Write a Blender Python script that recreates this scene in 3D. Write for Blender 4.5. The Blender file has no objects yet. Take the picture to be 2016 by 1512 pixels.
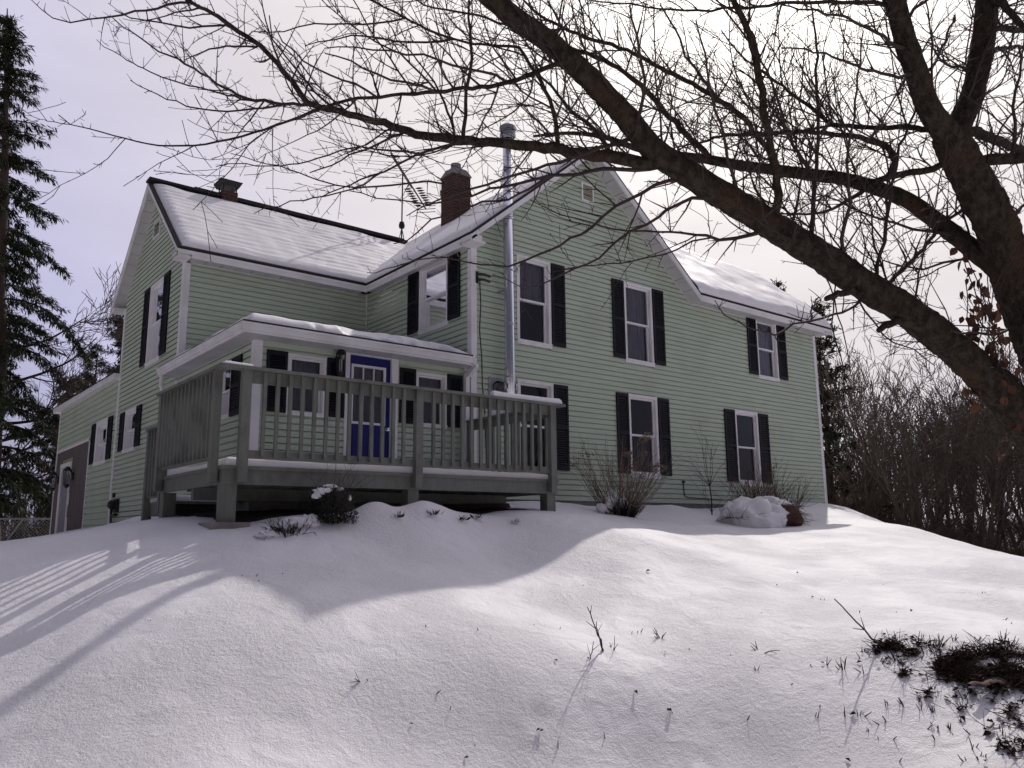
import bpy, math, random
import numpy as np
from mathutils import Vector, Matrix, noise
random.seed(11)
R = math.radians
sc = bpy.context.scene
col = sc.collection
ORG = {}

# ------------------------------------------------------------------ helpers
class MB:
    """collects geometry, build() links it as ONE mesh object"""
    def __init__(s): s.v = []; s.f = []
    def quad(s, a, b, c, d):
        n = len(s.v); s.v += [tuple(a), tuple(b), tuple(c), tuple(d)]; s.f.append((n, n+1, n+2, n+3))
    def poly(s, pts):
        n = len(s.v); s.v += [tuple(p) for p in pts]; s.f.append(tuple(range(n, n+len(pts))))
    def hexa(s, p):
        n = len(s.v); s.v += [tuple(q) for q in p]
        for f in ((0,3,2,1),(4,5,6,7),(0,1,5,4),(1,2,6,5),(2,3,7,6),(3,0,4,7)):
            s.f.append(tuple(n+i for i in f))
    def box(s, x0, x1, y0, y1, z0, z1):
        s.hexa([(x0,y0,z0),(x1,y0,z0),(x1,y1,z0),(x0,y1,z0),(x0,y0,z1),(x1,y0,z1),(x1,y1,z1),(x0,y1,z1)])
    def bar(s, a, b, w, h, up=(0,0,1)):
        a = Vector(a); b = Vector(b); t = (b-a).normalized()
        sd = t.cross(Vector(up))
        if sd.length < 1e-4: sd = t.cross(Vector((1,0,0)))
        sd.normalize(); u = sd.cross(t)
        sd *= w/2; u *= h/2
        s.hexa([a-sd-u, a+sd-u, b+sd-u, b-sd-u, a-sd+u, a+sd+u, b+sd+u, b-sd+u])
    def tube(s, pts, rad, n=6, cap=True, rough=0.0, seed=0):
        pts = [Vector(p) for p in pts]
        if not hasattr(rad, '__len__'): rad = [rad]*len(pts)
        m = len(pts); base = len(s.v); prev = None
        for i, p in enumerate(pts):
            t = pts[min(i+1, m-1)] - pts[max(i-1, 0)]
            if t.length < 1e-9: t = Vector((0,0,1))
            t.normalize()
            if prev is None:
                a = Vector((0,0,1)) if abs(t.z) < .9 else Vector((1,0,0))
                u = t.cross(a).normalized()
            else:
                u = prev - t*prev.dot(t)
                u = u.normalized() if u.length > 1e-6 else t.orthogonal().normalized()
            prev = u; w = t.cross(u)
            for k in range(n):
                an = 2*math.pi*k/n
                d = u*math.cos(an) + w*math.sin(an)
                r = rad[i]
                if rough:
                    q = p*3.0 + d*1.3
                    r *= 1 + rough*(noise.noise(q*1.6+Vector((seed,0,0))) + .8*noise.noise(q*4.5) + .5*noise.noise(q*11) + .6*noise.noise(q*26))
                s.v.append(tuple(p + d*r))
        for i in range(m-1):
            for k in range(n):
                a = base+i*n+k; b = base+i*n+(k+1) % n
                s.f.append((a, b, b+n, a+n))
        if cap and n > 2:
            s.f.append(tuple(base+k for k in reversed(range(n))))
            s.f.append(tuple(base+(m-1)*n+k for k in range(n)))
    def lathe(s, prof, c, axis=(0,0,1), n=16):
        ax = Vector(axis).normalized(); u = ax.orthogonal().normalized(); w = ax.cross(u); c = Vector(c)
        base = len(s.v)
        for r, h in prof:
            for k in range(n):
                an = 2*math.pi*k/n
                s.v.append(tuple(c + ax*h + (u*math.cos(an)+w*math.sin(an))*r))
        for i in range(len(prof)-1):
            for k in range(n):
                a = base+i*n+k; b = base+i*n+(k+1) % n
                s.f.append((a, b, b+n, a+n))
    def build(s, name, mat, parent=None, smooth=False, loc=None, label=None):
        org = Vector(ORG[parent.name]) if parent else Vector(loc or (0,0,0))
        me = bpy.data.meshes.new(name)
        ox, oy, oz = org
        me.from_pydata([(x-ox, y-oy, z-oz) for x, y, z in s.v], [], s.f)
        me.materials.append(mat)
        if smooth: me.polygons.foreach_set('use_smooth', [True]*len(me.polygons))
        me.update()
        o = bpy.data.objects.new(name, me); col.objects.link(o)
        if parent: o.parent = parent
        else: o.location = org
        ORG[o.name] = tuple(org)
        if label: o['label'] = label
        return o

def thing(name, label, cat, loc, group=None):
    o = bpy.data.objects.new(name, None); col.objects.link(o); o.location = loc
    o.empty_display_size = .2
    ORG[o.name] = tuple(loc); o['label'] = label; o['category'] = cat
    if group: o['group'] = group
    return o
def tag(o, label=None, cat=None, group=None, kind=None):
    if label: o['label'] = label
    if cat: o['category'] = cat
    if group: o['group'] = group
    if kind: o['kind'] = kind
    return o
def dup(root, loc, rz=0, sc_=1, label=None, group=None):
    r = root.copy(); col.objects.link(r); r.location = loc; r.rotation_euler = (0,0,rz); r.scale = (sc_,)*3
    if label: r['label'] = label
    if group: r['group'] = group
    for ch in list(root.children):
        c = ch.copy(); col.objects.link(c); c.parent = r
        for g in list(ch.children):
            d = g.copy(); col.objects.link(d); d.parent = c
    return r

# ------------------------------------------------------------------ materials
def mat(name, c, rough=.6, c2=None, scale=5., detail=4., stretch=None, lo=.35, hi=.65, bump=0., bscale=None, spec=.4, metal=0., c3=None, s3=1.5, dist=.02):
    m = bpy.data.materials.new(name); m.use_nodes = True
    nt = m.node_tree; N = nt.nodes; L = nt.links
    p = N['Principled BSDF']
    p.inputs['Base Color'].default_value = (*c, 1); p.inputs['Roughness'].default_value = rough
    p.inputs['Specular IOR Level'].default_value = spec; p.inputs['Metallic'].default_value = metal
    tc = N.new('ShaderNodeTexCoord'); vec = tc.outputs['Object']
    if stretch:
        mp = N.new('ShaderNodeMapping'); mp.inputs['Scale'].default_value = stretch
        L.new(vec, mp.inputs['Vector']); vec = mp.outputs['Vector']
    if c2:
        n = N.new('ShaderNodeTexNoise'); n.inputs['Scale'].default_value = scale; n.inputs['Detail'].default_value = detail
        L.new(vec, n.inputs['Vector'])
        r = N.new('ShaderNodeValToRGB'); r.color_ramp.elements[0].position = lo; r.color_ramp.elements[1].position = hi
        r.color_ramp.elements[0].color = (*c, 1); r.color_ramp.elements[1].color = (*c2, 1)
        L.new(n.outputs['Fac'], r.inputs['Fac']); out = r.outputs['Color']
        if c3:
            n3 = N.new('ShaderNodeTexNoise'); n3.inputs['Scale'].default_value = s3; n3.inputs['Detail'].default_value = 5
            L.new(tc.outputs['Object'], n3.inputs['Vector'])
            r3 = N.new('ShaderNodeValToRGB'); r3.color_ramp.elements[0].position = .52; r3.color_ramp.elements[1].position = .68
            L.new(n3.outputs['Fac'], r3.inputs['Fac'])
            mx = N.new('ShaderNodeMix'); mx.data_type = 'RGBA'
            L.new(r3.outputs['Color'], mx.inputs['Factor']); L.new(out, mx.inputs['A']); mx.inputs['B'].default_value = (*c3, 1)
            out = mx.outputs['Result']
        L.new(out, p.inputs['Base Color'])
    if bump:
        nb = N.new('ShaderNodeTexNoise'); nb.inputs['Scale'].default_value = bscale or scale*2; nb.inputs['Detail'].default_value = 6
        L.new(vec, nb.inputs['Vector'])
        b = N.new('ShaderNodeBump'); b.inputs['Strength'].default_value = bump; b.inputs['Distance'].default_value = dist
        L.new(nb.outputs['Fac'], b.inputs['Height']); L.new(b.outputs['Normal'], p.inputs['Normal'])
    return m
M = {}
M['siding'] = mat('green_vinyl', (.455,.53,.42), .55, (.495,.572,.455), 1.3, 6, (1,1,9), c3=(.42,.48,.37), s3=.7)
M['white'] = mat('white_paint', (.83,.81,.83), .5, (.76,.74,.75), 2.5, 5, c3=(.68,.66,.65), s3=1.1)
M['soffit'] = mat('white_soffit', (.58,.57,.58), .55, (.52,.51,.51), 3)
M['shutter'] = mat('black_shutter', (.006,.006,.010), .55, (.010,.010,.016), 6, spec=.25)
M['shingle'] = mat('dark_shingle', (.022,.02,.02), .9, (.045,.04,.04), 18, 4, bump=.5, bscale=60)
M['brick'] = None
M['deck'] = mat('grey_deck_paint', (.150,.160,.138), .55, (.180,.190,.165), 4, 6, (6,6,1.2), c3=(.118,.117,.102), s3=2.6, bump=.35, bscale=26)
M['steel'] = mat('stainless', (.82,.82,.87), .18, (.72,.72,.78), 6, 4, (1,1,.2), metal=1.)
M['galv'] = mat('galvanised', (.30,.31,.33), .45, (.42,.43,.45), 12, metal=.8)
M['black'] = mat('black_metal', (.012,.012,.013), .45, (.02,.02,.02), 20)
M['blue'] = mat('blue_door', (.004,.006,.125), .4, (.006,.008,.15), 4)
M['shake'] = mat('brown_shake', (.105,.088,.085), .8, (.14,.12,.115), 9, 5, (1,1,.25), bump=.3, bscale=40)
M['room'] = mat('dark_room', (.03,.028,.026), .9)
M['curtain'] = mat('curtain', (.20,.19,.22), .9, (.30,.29,.32), 14, 2, (3,3,.15))
M['bark'] = mat('bark', (.034,.028,.022), .95, (.080,.066,.051), 24, 10, (1,1,.5), lo=.40, hi=.66, c3=(.075,.048,.032), s3=3.5, bump=1., bscale=45, dist=.06, spec=.1)
M['twig'] = mat('twig_bark', (.032,.022,.020), .8, (.05,.034,.03), 8)
M['greytwig'] = mat('grey_twig', (.075,.058,.046), .85, (.12,.092,.072), 3)
M['brownthicket'] = mat('brown_thicket', (.044,.027,.020), .9, (.082,.047,.031), .35, 3)
M['needle'] = mat('needles', (.020,.032,.016), .7, (.045,.050,.024), .9, 4, spec=.2)
M['cedar'] = mat('cedar_foliage', (.018,.026,.014), .8, (.04,.042,.022), .9, 4, spec=.2)
M['etrunk'] = mat('conifer_trunk', (.045,.032,.026), .9, (.08,.055,.045), 3, 6, (1,1,.2), bump=.6, bscale=8)
M['deadleaf'] = mat('dead_leaf', (.07,.028,.014), .8, (.13,.055,.026), 7)
M['litter'] = mat('leaf_litter', (.016,.010,.007), .95, (.06,.034,.02), 14)
M['soil'] = mat('dark_soil', (.018,.014,.012), .95, (.035,.028,.022), 3, bump=.5, bscale=12)
M['drybrush'] = mat('dry_stems', (.12,.088,.062), .85, (.18,.14,.10), 3)
M['redbrush'] = mat('red_stems', (.07,.030,.022), .85, (.11,.055,.04), 3)
M['darkbush'] = mat('dark_bush', (.012,.014,.010), .8, (.022,.024,.016), 6)
M['concrete'] = mat('concrete', (.20,.19,.18), .9, (.27,.26,.25), 7, bump=.3)
M['grille'] = mat('tan_louver', (.32,.24,.17), .7, (.26,.19,.13), 5)
M['wire'] = mat('fence_wire', (.22,.22,.23), .5, metal=.6)
M['lampglass'] = mat('lantern_glass', (.35,.35,.36), .15, (.28,.28,.3), 5, spec=.6)

def snow_mat(name, wave=False, near=False):
    m = bpy.data.materials.new(name); m.use_nodes = True
    nt = m.node_tree; N = nt.nodes; L = nt.links; p = N['Principled BSDF']
    p.inputs['Base Color'].default_value = (.84,.82,.845,1); p.inputs['Roughness'].default_value = .55
    p.inputs['Specular IOR Level'].default_value = .25
    tc = N.new('ShaderNodeTexCoord')
    a = N.new('ShaderNodeTexNoise'); a.inputs['Scale'].default_value = 22; a.inputs['Detail'].default_value = 10; a.inputs['Roughness'].default_value = .72
    b = N.new('ShaderNodeTexNoise'); b.inputs['Scale'].default_value = 75; b.inputs['Detail'].default_value = 5
    L.new(tc.outputs['Object'], a.inputs['Vector']); L.new(tc.outputs['Object'], b.inputs['Vector'])
    mask = N.new('ShaderNodeTexNoise'); mask.inputs['Scale'].default_value = .8; mask.inputs['Detail'].default_value = 2
    L.new(tc.outputs['Object'], mask.inputs['Vector'])
    mr = N.new('ShaderNodeMapRange'); mr.inputs['From Min'].default_value = .38; mr.inputs['From Max'].default_value = .62
    mr.inputs['To Min'].default_value = .05; mr.inputs['To Max'].default_value = 1.1
    L.new(mask.outputs['Fac'], mr.inputs['Value'])
    mu = N.new('ShaderNodeMath'); mu.operation = 'MULTIPLY'; L.new(a.outputs['Fac'], mu.inputs[0]); L.new(mr.outputs['Result'], mu.inputs[1])
    mb = N.new('ShaderNodeMath'); mb.operation = 'MULTIPLY_ADD'; L.new(b.outputs['Fac'], mb.inputs[0]); mb.inputs[1].default_value = .24
    L.new(mu.outputs[0], mb.inputs[2])
    c_ = N.new('ShaderNodeTexNoise'); c_.inputs['Scale'].default_value = 4.5; c_.inputs['Detail'].default_value = 4; c_.inputs['Distortion'].default_value = .6
    L.new(tc.outputs['Object'], c_.inputs['Vector'])
    mc = N.new('ShaderNodeMath'); mc.operation = 'MULTIPLY_ADD'; L.new(c_.outputs['Fac'], mc.inputs[0]); mc.inputs[1].default_value = .9 if near else .3
    L.new(mb.outputs[0], mc.inputs[2]); mb = mc
    bp = N.new('ShaderNodeBump'); bp.inputs['Strength'].default_value = .7 if near else .35; bp.inputs['Distance'].default_value = .04 if near else .03
    L.new(mb.outputs[0], bp.inputs['Height']); L.new(bp.outputs['Normal'], p.inputs['Normal'])
    return m
M['snow'] = snow_mat('snow'); M['groundsnow'] = snow_mat('ground_snow', near=True)

def brick_mat():
    m = bpy.data.materials.new('brick'); m.use_nodes = True
    nt = m.node_tree; N = nt.nodes; L = nt.links; p = N['Principled BSDF']; p.inputs['Roughness'].default_value = .9
    tc = N.new('ShaderNodeTexCoord'); sx = N.new('ShaderNodeSeparateXYZ'); L.new(tc.outputs['Object'], sx.inputs[0])
    ad = N.new('ShaderNodeMath'); ad.operation = 'ADD'; L.new(sx.outputs['X'], ad.inputs[0]); L.new(sx.outputs['Y'], ad.inputs[1])
    cb = N.new('ShaderNodeCombineXYZ'); L.new(ad.outputs[0], cb.inputs['X']); L.new(sx.outputs['Z'], cb.inputs['Y'])
    b = N.new('ShaderNodeTexBrick'); b.inputs['Scale'].default_value = 1; b.inputs['Brick Width'].default_value = .21; b.inputs['Row Height'].default_value = .075
    b.inputs['Mortar Size'].default_value = .006
    b.inputs['Color1'].default_value = (.085,.028,.020,1); b.inputs['Color2'].default_value = (.05,.022,.018,1); b.inputs['Mortar'].default_value = (.11,.085,.075,1)
    L.new(cb.outputs[0], b.inputs['Vector']); L.new(b.outputs['Color'], p.inputs['Base Color'])
    bp = N.new('ShaderNodeBump'); bp.inputs['Strength'].default_value = .5; bp.inputs['Distance'].default_value = .01; bp.invert = True
    L.new(b.outputs['Fac'], bp.inputs['Height']); L.new(bp.outputs['Normal'], p.inputs['Normal'])
    return m
M['brick'] = brick_mat()
def glass_mat(name, tint):
    m = bpy.data.materials.new(name); m.use_nodes = True
    nt = m.node_tree; N = nt.nodes; L = nt.links; N.remove(N['Principled BSDF'])
    o = N['Material Output']
    t = N.new('ShaderNodeBsdfTransparent'); t.inputs['Color'].default_value = (*tint, 1)
    g = N.new('ShaderNodeBsdfGlossy'); g.inputs['Roughness'].default_value = .015; g.inputs['Color'].default_value = (.95,.95,1,1)
    tc = N.new('ShaderNodeTexCoord'); nz = N.new('ShaderNodeTexNoise'); nz.inputs['Scale'].default_value = 1.6; nz.inputs['Detail'].default_value = 1
    L.new(tc.outputs['Object'], nz.inputs['Vector'])
    bp = N.new('ShaderNodeBump'); bp.inputs['Strength'].default_value = .12; bp.inputs['Distance'].default_value = .03
    L.new(nz.outputs['Fac'], bp.inputs['Height']); L.new(bp.outputs['Normal'], g.inputs['Normal'])
    f = N.new('ShaderNodeFresnel'); f.inputs['IOR'].default_value = 1.5
    a = N.new('ShaderNodeMath'); a.operation = 'MULTIPLY_ADD'; a.inputs[1].default_value = 1.15; a.inputs[2].default_value = .01
    L.new(f.outputs[0], a.inputs[0])
    x = N.new('ShaderNodeMixShader'); L.new(a.outputs[0], x.inputs[0]); L.new(t.outputs[0], x.inputs[1]); L.new(g.outputs[0], x.inputs[2])
    L.new(x.outputs[0], o.inputs['Surface'])
    return m
M['glass'] = glass_mat('window_glass', (.75,.76,.80))

# ------------------------------------------------------------------ camera, sun, sky
cd = bpy.data.cameras.new('camera'); cam = bpy.data.objects.new('camera', cd); col.objects.link(cam); sc.camera = cam
cd.sensor_width = 36; cd.lens = 1596.64/2016*36; cd.clip_start = .05; cd.clip_end = 3000
yaw, pit, rol = .6742, .1815, -.0088
F = Vector((math.sin(yaw)*math.cos(pit), math.cos(yaw)*math.cos(pit), math.sin(pit)))
R0 = Vector((math.cos(yaw), -math.sin(yaw), 0)); U0 = R0.cross(F)
RR = R0*math.cos(rol) + U0*math.sin(rol); UU = U0*math.cos(rol) - R0*math.sin(rol)
mw = Matrix.Identity(4)
for i in range(3): mw[i][0] = RR[i]; mw[i][1] = UU[i]; mw[i][2] = -F[i]
mw.translation = (-8.5114, -11.8299, -.609)
cam.matrix_world = mw
CAM = Vector((-8.5114, -11.8299, -.609))

SUN_AZ, SUN_EL = R(60), R(42)
sdir = Vector((math.cos(SUN_EL)*math.sin(SUN_AZ), math.cos(SUN_EL)*math.cos(SUN_AZ), math.sin(SUN_EL)))
sl = bpy.data.lights.new('sun', 'SUN'); sl.energy = 2.15; sl.angle = R(.6); sl.color = (1, .94, .88)
so = bpy.data.objects.new('sun', sl); col.objects.link(so); so.rotation_euler = sdir.to_track_quat('Z', 'Y').to_euler(); so.location = (10, 10, 20)

w = bpy.data.worlds.new('World'); sc.world = w; w.use_nodes = True
N = w.node_tree.nodes; L = w.node_tree.links
for n in list(N): N.remove(n)
out = N.new('ShaderNodeOutputWorld')
sky = N.new('ShaderNodeTexSky'); sky.sky_type = 'NISHITA'; sky.sun_disc = False
sky.sun_elevation = SUN_EL; sky.sun_rotation = SUN_AZ; sky.dust_density = 2.0; sky.air_density = 1.0
b1 = N.new('ShaderNodeBackground'); b1.inputs['Strength'].default_value = SKY_S = .03
L.new(sky.outputs[0], b1.inputs['Color'])
# high thin cloud veil, brightest round the sun
tc = N.new('ShaderNodeTexCoord')
dt = N.new('ShaderNodeVectorMath'); dt.operation = 'DOT_PRODUCT'; L.new(tc.outputs['Generated'], dt.inputs[0]); dt.inputs[1].default_value = sdir
cl = N.new('ShaderNodeMapRange'); cl.inputs['From Min'].default_value = -.6; cl.inputs['From Max'].default_value = 1.0
L.new(dt.outputs['Value'], cl.inputs['Value'])
rmp = N.new('ShaderNodeValToRGB'); L.new(cl.outputs['Result'], rmp.inputs['Fac'])
e = rmp.color_ramp.elements
e[0].position = 0; e[0].color = (.07,.07,.095,1)
e[1].position = 1; e[1].color = (2.2,2.1,1.95,1)
for pos, c in ((.45,(.115,.112,.142)), (.60,(.225,.22,.285)), (.68,(.38,.375,.54)), (.75,(.60,.59,.83)), (.83,(.76,.72,.88)), (.90,(.92,.855,.89)), (.955,(1.08,1.02,1.01)), (.98,(1.5,1.42,1.36))):
    q = e.new(pos); q.color = (*c, 1)
mp = N.new('ShaderNodeMapping'); mp.inputs['Scale'].default_value = (1, 1, 3.2); L.new(tc.outputs['Generated'], mp.inputs['Vector'])
nz = N.new('ShaderNodeTexNoise'); nz.inputs['Scale'].default_value = 1.7; nz.inputs['Detail'].default_value = 6; nz.inputs['Roughness'].default_value = .55
L.new(mp.outputs['Vector'], nz.inputs['Vector'])
mr = N.new('ShaderNodeMapRange'); mr.inputs['From Min'].default_value = .3; mr.inputs['From Max'].default_value = .7; mr.inputs['To Min'].default_value = .88; mr.inputs['To Max'].default_value = 1.10
L.new(nz.outputs['Fac'], mr.inputs['Value'])
b2 = N.new('ShaderNodeBackground'); L.new(rmp.outputs['Color'], b2.inputs['Color']); L.new(mr.outputs['Result'], b2.inputs['Strength'])
ms = N.new('ShaderNodeMixShader'); ms.inputs[0].default_value = .86
L.new(b1.outputs[0], ms.inputs[1]); L.new(b2.outputs[0], ms.inputs[2]); L.new(ms.outputs[0], out.inputs['Surface'])
sc.view_settings.view_transform = 'Standard'; sc.view_settings.look = 'None'; sc.view_settings.gamma = 1; sc.view_settings.exposure = 0
sc.render.engine = 'CYCLES'; sc.cycles.max_bounces = 8; sc.cycles.diffuse_bounces = 4; sc.cycles.transparent_max_bounces = 16
# ------------------------------------------------------------------ ground
def pol(d, az, z): return (CAM.x + d*math.sin(R(az)), CAM.y + d*math.cos(R(az)), z)
CP = [(-5.13,-2.3,-.47),(-.16,-2.3,-.28),(-2.6,-2.4,-.42),(-5.2,.25,-.36),(-4,8.7,-.36),(-4,11,-.42),(-4,15.6,-.62),
      (2,0,-.03),(5,0,-.07),(8,0,-.06),(11.6,0,-.05),(12.2,3,-.3),(-2,-1,-.35),(3,4,-.1),(0,8,-.2),
      (CAM.x,CAM.y,-2.45),(-8,-14,-2.5),(-13,-12,-2.4),(-3,-13,-2.5),(4,-14,-2.6),pol(4.5,20,-2.40),pol(5,40,-2.50),pol(5,60,-2.45),pol(4.5,5,-2.35),
      pol(11.5,6.8,-.74),pol(12.5,8,-.68),pol(13.2,10.5,-.55),pol(6.1,8,-2.02),pol(7.5,7.35,-1.64),pol(9.3,7,-1.11),
      pol(7.4,19.2,-1.19),pol(5.9,10.4,-1.98),pol(7.0,13,-1.50),pol(5.75,21.8,-2.06),pol(7.0,21.8,-1.37),pol(8.5,22,-.93),
      pol(6.05,30,-2.18),pol(7.0,30,-1.53),pol(8.2,30,-1.12),
      pol(6.3,38.4,-2.30),pol(7.0,38.4,-1.73),pol(8.4,38.5,-1.36),pol(10.2,38.5,-.88),
      pol(6.6,47,-2.37),pol(7.25,47,-1.85),pol(8.2,47,-1.60),pol(11.3,48,-.70),pol(13,47,-.50),pol(15.8,46,-.22),
      pol(6.78,54.5,-2.37),pol(7.35,54.5,-1.99),pol(8.0,58,-1.76),pol(18.4,57.3,-.52),pol(13,57,-.92),pol(10.2,57,-1.35),pol(8.2,69.2,-1.70),pol(6.6,69,-2.16),pol(6.8,62,-2.26),
      pol(14,70.2,-1.04),pol(16,67.3,-.87),pol(18.5,64.6,-.62),pol(21,61.7,-.34),pol(23,60.3,-.12),
      pol(21,70.5,-2.0),pol(26,66,-1.7),pol(30,61,-1.3),pol(15,80,-2.0),pol(10,88,-2.2),
      pol(12,-5,-1.1),pol(9,-12,-1.8),pol(20,3,-1.0),pol(28,6,-1.35),pol(30,-8,-1.8),pol(33,9,-1.4)]
CPa = np.array(CP)
def _u(r2): return np.where(r2 > 1e-9, .5*r2*np.log(r2+1e-12), 0.)
def _tps(P):
    n = len(P); d2 = ((P[:,None,:2]-P[None,:,:2])**2).sum(-1)
    A = np.zeros((n+3, n+3)); A[:n,:n] = _u(d2) + np.eye(n)*.12
    A[:n,n] = 1; A[:n,n+1:] = P[:,:2]; A[n,:n] = 1; A[n+1:,:n] = P[:,:2].T
    return np.linalg.solve(A, np.r_[P[:,2], 0, 0, 0])
W_ = _tps(CPa)
BUMPS = [(-3.1,-2.72,.13,.55),(-3.55,-2.8,.15,.2),(-3.3,-2.75,.10,.2),(-2.78,-2.74,.15,.2),(-2.45,-2.72,.12,.22),(-2.0,-2.65,.10,.3),(-1.0,-2.55,.05,.4),(-4.3,-2.75,.10,.35),
         (11.9,-.7,.16,.9),(4.6,-.75,.13,.35),(1.2,-1.0,.06,.5),(-5.0,1.9,.1,.35),(-5.0,-2.2,-.06,.25),
         (7.6,-2.3,.10,1.3),(-1.0,-7.0,.04,1.4)]
DENTS = [(-1.87,-6.39,-0.03,0.07),(-1.23,-7.13,-0.03,0.06),(-2.21,-6.77,-0.015,0.06),(-2.96,-6.66,-0.012,0.08),(-3.38,-7.62,0.04,0.07),(-2.41,-7.43,-0.015,0.05),(-4.17,-6.69,-0.03,0.1),(-3.67,-6.38,-0.012,0.05),(-4.28,-6.28,0.02,0.04),(-5.29,-5.78,-0.012,0.05),(-6.04,-6.17,-0.02,0.12),(-6.73,-5.85,0.015,0.12),(-6.37,-5.64,0.012,0.15),(-2.14,-7.92,-0.012,0.06),(-0.43,-8.09,-0.01,0.05),(-0.78,-7.57,-0.01,0.05),(-1.0,-6.68,-0.008,0.04),(-7.0,-5.91,-0.012,0.12),(0.11,-6.14,-0.01,0.05),(-3.16,-6.43,-0.025,0.06),(-3.4,-6.41,-0.02,0.05),(-3.22,-7.22,-0.02,0.04),(-3.32,-6.96,-0.02,0.035)]
def Hn(x, y):
    x = np.asarray(x, float); y = np.asarray(y, float); sh = x.shape; x = x.ravel(); y = y.ravel()
    r = np.empty(len(x)); n = len(CPa)
    for i in range(0, len(x), 20000):
        xs = x[i:i+20000]; ys = y[i:i+20000]
        d2 = (xs[:,None]-CPa[None,:,0])**2 + (ys[:,None]-CPa[None,:,1])**2
        r[i:i+20000] = _u(d2)@W_[:n] + W_[n] + W_[n+1]*xs + W_[n+2]*ys
    dist = np.hypot(x-1, y+1)
    k = np.clip((dist-21)/14, 0, 1); k = k*k*(3-2*k)
    far = -1.7 + np.clip((dist-60)/200, 0, 1)*2.0
    az = np.degrees(np.arctan2(x-CAM.x, y-CAM.y)); dc = np.hypot(x-CAM.x, y-CAM.y)
    hill = np.clip((az-57)/14, 0, 1)*np.clip((125-az)/20, 0, 1)*np.clip((dc-38)/60, 0, 1)
    far = far + 9.5*hill*hill*(3-2*hill)
    r = r*(1-k) + far*k
    r = np.clip(r, -3.2, None)
    for bx, by, h, s in BUMPS: r = r + h*np.exp(-((x-bx)**2+(y-by)**2)/(2*s*s))
    for bx, by, h, s in DENTS:
        q = ((x-bx)**2+((y-by)*1.4)**2)/(s*s); r = r + h*np.exp(-q) - h*.35*np.exp(-(np.sqrt(q)-1.6)**2*3)
    return r.reshape(sh)
def H(x, y):
    z = float(Hn(np.array([x]), np.array([y]))[0])
    return z + gn(x, y)
def gn(x, y):
    v = Vector((x, y, 0))
    z = .030*noise.noise(v*.5) + .014*noise.noise(v*1.6+Vector((7,3,1)))
    wv = Vector((x*.8+y*.55, y*2.1-x*1.4, 2.0))
    z += .015*noise.noise(wv*1.0) + .007*noise.noise(wv*2.6)
    k = max(0., min(1., (-3.5-y)/2.5))*max(0., min(1., (x+13)/2))
    z += k*.012*(1-abs(noise.noise(Vector((x*1.1+y*.9, y*2.3-x*1.9, 5.0))))*2)*max(0, noise.noise(v*.45+Vector((1,8,3)))+.25)
    return z
def axis(lo, hi, st, outer, st2, far):
    a = list(np.arange(lo, hi, st))
    b = hi
    while b < outer: a.append(b); b += st2
    while b < far: a.append(b); st2 *= 1.28; b += st2
    a.append(far)
    st2 = .25; b = lo-st2
    pre = []
    while b > -far: pre.append(b); st2 *= 1.25; b -= st2
    pre.append(-far)
    return np.array(pre[::-1]+a)
gx = axis(-11, 3, .055, 16, .2, 900); gy = axis(-11.2, -1.5, .055, 17, .28, 900)
GX, GY = np.meshgrid(gx, gy); GZ = Hn(GX, GY)
gv = []
for j in range(len(gy)):
    for i in range(len(gx)):
        x, y = gx[i], gy[j]; z = GZ[j, i]
        if abs(x) < 60 and abs(y) < 60:
            z += gn(x, y)
            if -11 < x < 5 and -11.9 < y < -1:
                v = Vector((x, y, 0)); z += .010*noise.noise(v*4.1)*max(0, noise.noise(v*.7+Vector((3,9,2)))+.3) + .004*noise.noise(v*9)
        gv.append((x, y, z))
nx = len(gx); gf = [(j*nx+i, j*nx+i+1, (j+1)*nx+i+1, (j+1)*nx+i) for j in range(len(gy)-1) for i in range(nx-1)]
g = MB(); g.v = gv; g.f = gf
tag(g.build('ground', M['groundsnow'], smooth=True), kind='structure')
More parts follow.
